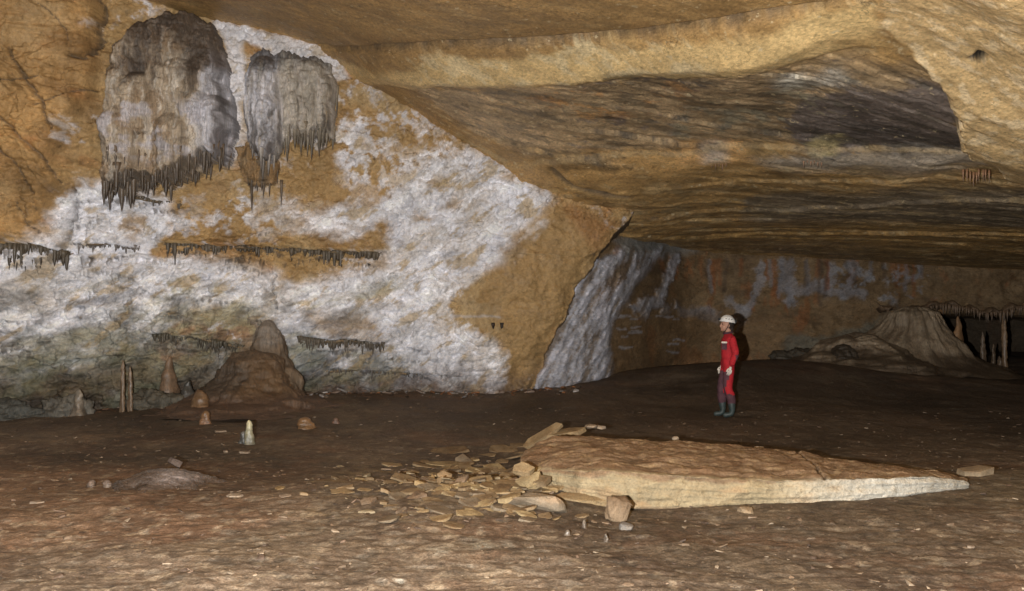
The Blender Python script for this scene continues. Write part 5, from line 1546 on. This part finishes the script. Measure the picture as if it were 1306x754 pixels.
def box(name, c, s, mat, parent, bev=.006, rot=(0, 0, 0)):
    bm = bmesh.new(); bmesh.ops.create_cube(bm, size=1)
    for v in bm.verts: v.co = Vector((v.co.x * s[0], v.co.y * s[1], v.co.z * s[2]))
    bmesh.ops.bevel(bm, geom=bm.edges[:], offset=min(bev, min(s) * .4), segments=2, affect='EDGES')
    me = bpy.data.meshes.new(name); bm.to_mesh(me); bm.free(); me.materials.append(mat)
    o = link(bpy.data.objects.new(name, me), parent); o.location = c; o.rotation_euler = rot
    return o


box('headlamp', (-.145, 0, .035), (.04, .055, .04), M_BLACK, ho)
box('battery_pack', (.142, 0, .03), (.035, .06, .05), M_BLACK, ho)
for sgn in (-1, 1):
    for a in (-.05, .0, .05): box('vent', (a, sgn * .1, .055), (.03, .012, .01), M_BLACK, ho, .003, (sgn * D(-30), D(-20), 0))
def tube(name, pts, r, mat, parent, seg=8):
    cu = bpy.data.curves.new(name, 'CURVE'); cu.dimensions = '3D'; cu.bevel_depth = r; cu.bevel_resolution = 3
    sp = cu.splines.new('POLY'); sp.points.add(len(pts) - 1)
    for q, p in zip(sp.points, pts): q.co = (*p, 1)
    o = bpy.data.objects.new(name, cu); COL.objects.link(o)
    me = bpy.data.meshes.new_from_object(o.evaluated_get(bpy.context.evaluated_depsgraph_get())); bpy.data.objects.remove(o)
    me.materials.clear(); me.materials.append(mat)
    return link(bpy.data.objects.new(name, me), parent)
for s in (-1, 1):
    tube('chin_strap', [(HX + .03, s * .1, HZ + .05), (HX - .0, s * .085, HZ - .03), (HX - .04, s * .055, HZ - .105), (HX - .055, 0, HZ - .12)], .006, M_BLACK, person)
    tube('chin_strap', [(HX + .10, s * .08, HZ + .04), (HX + .03, s * .082, HZ - .02), (HX - .0, s * .08, HZ - .035)], .005, M_BLACK, person)
# collar, chest pocket, belt line
tube('collar', [(.055 * math.cos(a) * 1.35 + .0, .082 * math.sin(a), 1.505 + .012 * math.cos(a)) for a in np.linspace(0, 6.2832, 17)], .02, M_GREYC, person)
box('pocket', (-.10, -.155, 1.27), (.10, .02, .13), M_GREYC, person, .008, (0, 0, D(-38)))
box('pocket_flap', (-.10, -.165, 1.335), (.11, .02, .03), M_GLOVE, person, .006, (0, 0, D(-38)))


def hand(sy, wr, mat):
    h = empty('hand', (0, 0, 0)); bpy.data.objects.remove(h)
    x, y, z = wr
    pts = {'w': ((x, y, z), .034, .03), 'p': ((x - .012, y, z - .05), .042, .026), 'q': ((x - .018, y, z - .085), .042, .024)}
    ed = [('w', 'p'), ('p', 'q')]
    o = skin_body('glove', pts, ed, mat, 'w', person)
    ms = [o]
    for k, (dx, L) in enumerate([(-.032, .075), (-.011, .085), (.011, .08), (.031, .062)]):
        bx_, bz = x - .018 + dx, z - .085
        f = {'a': ((bx_, y, bz + .02), .0115, .0115), 'b': ((bx_ - .006, y + sy * .004, bz - L * .4), .0105, .0105), 'c': ((bx_ - .012, y + sy * .02, bz - L * .72), .0095, .0095), 'd': ((bx_ - .012, y + sy * .036, bz - L * .95), .008, .008)}
        ms.append(skin_body('glove', f, [('a', 'b'), ('b', 'c'), ('c', 'd')], mat, 'a', person, 1))
    f = {'a': ((x - .035, y, z - .035), .0135, .0135), 'b': ((x - .066, y + sy * .006, z - .07), .012, .012), 'c': ((x - .076, y + sy * .014, z - .1), .0095, .0095)}
    ms.append(skin_body('glove', f, [('a', 'b'), ('b', 'c')], mat, 'a', person, 1))
    bm = bmesh.new()
    for m_ in ms: bm.from_mesh(m_.data)
    me = bpy.data.meshes.new('glove'); bm.to_mesh(me); bm.free(); me.materials.append(mat)
    for m_ in ms: bpy.data.objects.remove(m_)
    g_ = link(bpy.data.objects.new('glove', me), person)
    me.polygons.foreach_set('use_smooth', np.full(len(me.polygons), True))
    return g_
hand(1, (-.005, -.24, .915), M_GLOVE); hand(-1, (-.065, .24, .92), M_GLOVE)
# boots
for s, ax, kx in ((-1, .035, .03), (1, -.08, -.085)):
    skin_body('boot', {'t': ((kx, s * .12, .33), .086, .085), 'm': ((ax, s * .12, .18), .07, .068), 'h': ((ax + .01, s * .12, .065), .06, .055), 'b': ((ax - .08, s * .12, .05), .048, .052), 'f': ((ax - .165, s * .12, .04), .038, .048)},
              [('t', 'm'), ('m', 'h'), ('h', 'b'), ('b', 'f')], M_BOOT, 't', person)

# ------------------------------------------------------------------ light: one hand-held flash beside the camera, faint glow of the chamber
w = bpy.data.worlds.new('World'); scene.world = w; w.use_nodes = True
bg = w.node_tree.nodes['Background']; bg.inputs['Color'].default_value = (.9, .85, .8, 1); bg.inputs['Strength'].default_value = .010
ld = bpy.data.lights.new('flash', 'POINT'); ld.energy = 8300; ld.shadow_soft_size = .04; ld.color = (1, .99, .97)
lo = bpy.data.objects.new('flash', ld); COL.objects.link(lo); lo.location = (-.52, 0, 1.60)

scene.view_settings.view_transform = 'Standard'; scene.view_settings.look = 'None'; scene.view_settings.exposure = 0; scene.view_settings.gamma = 1
scene.render.engine = 'CYCLES'; scene.cycles.max_bounces = 4
print('done', sum(len(o.data.polygons) for o in bpy.data.objects if o.type == 'MESH'))
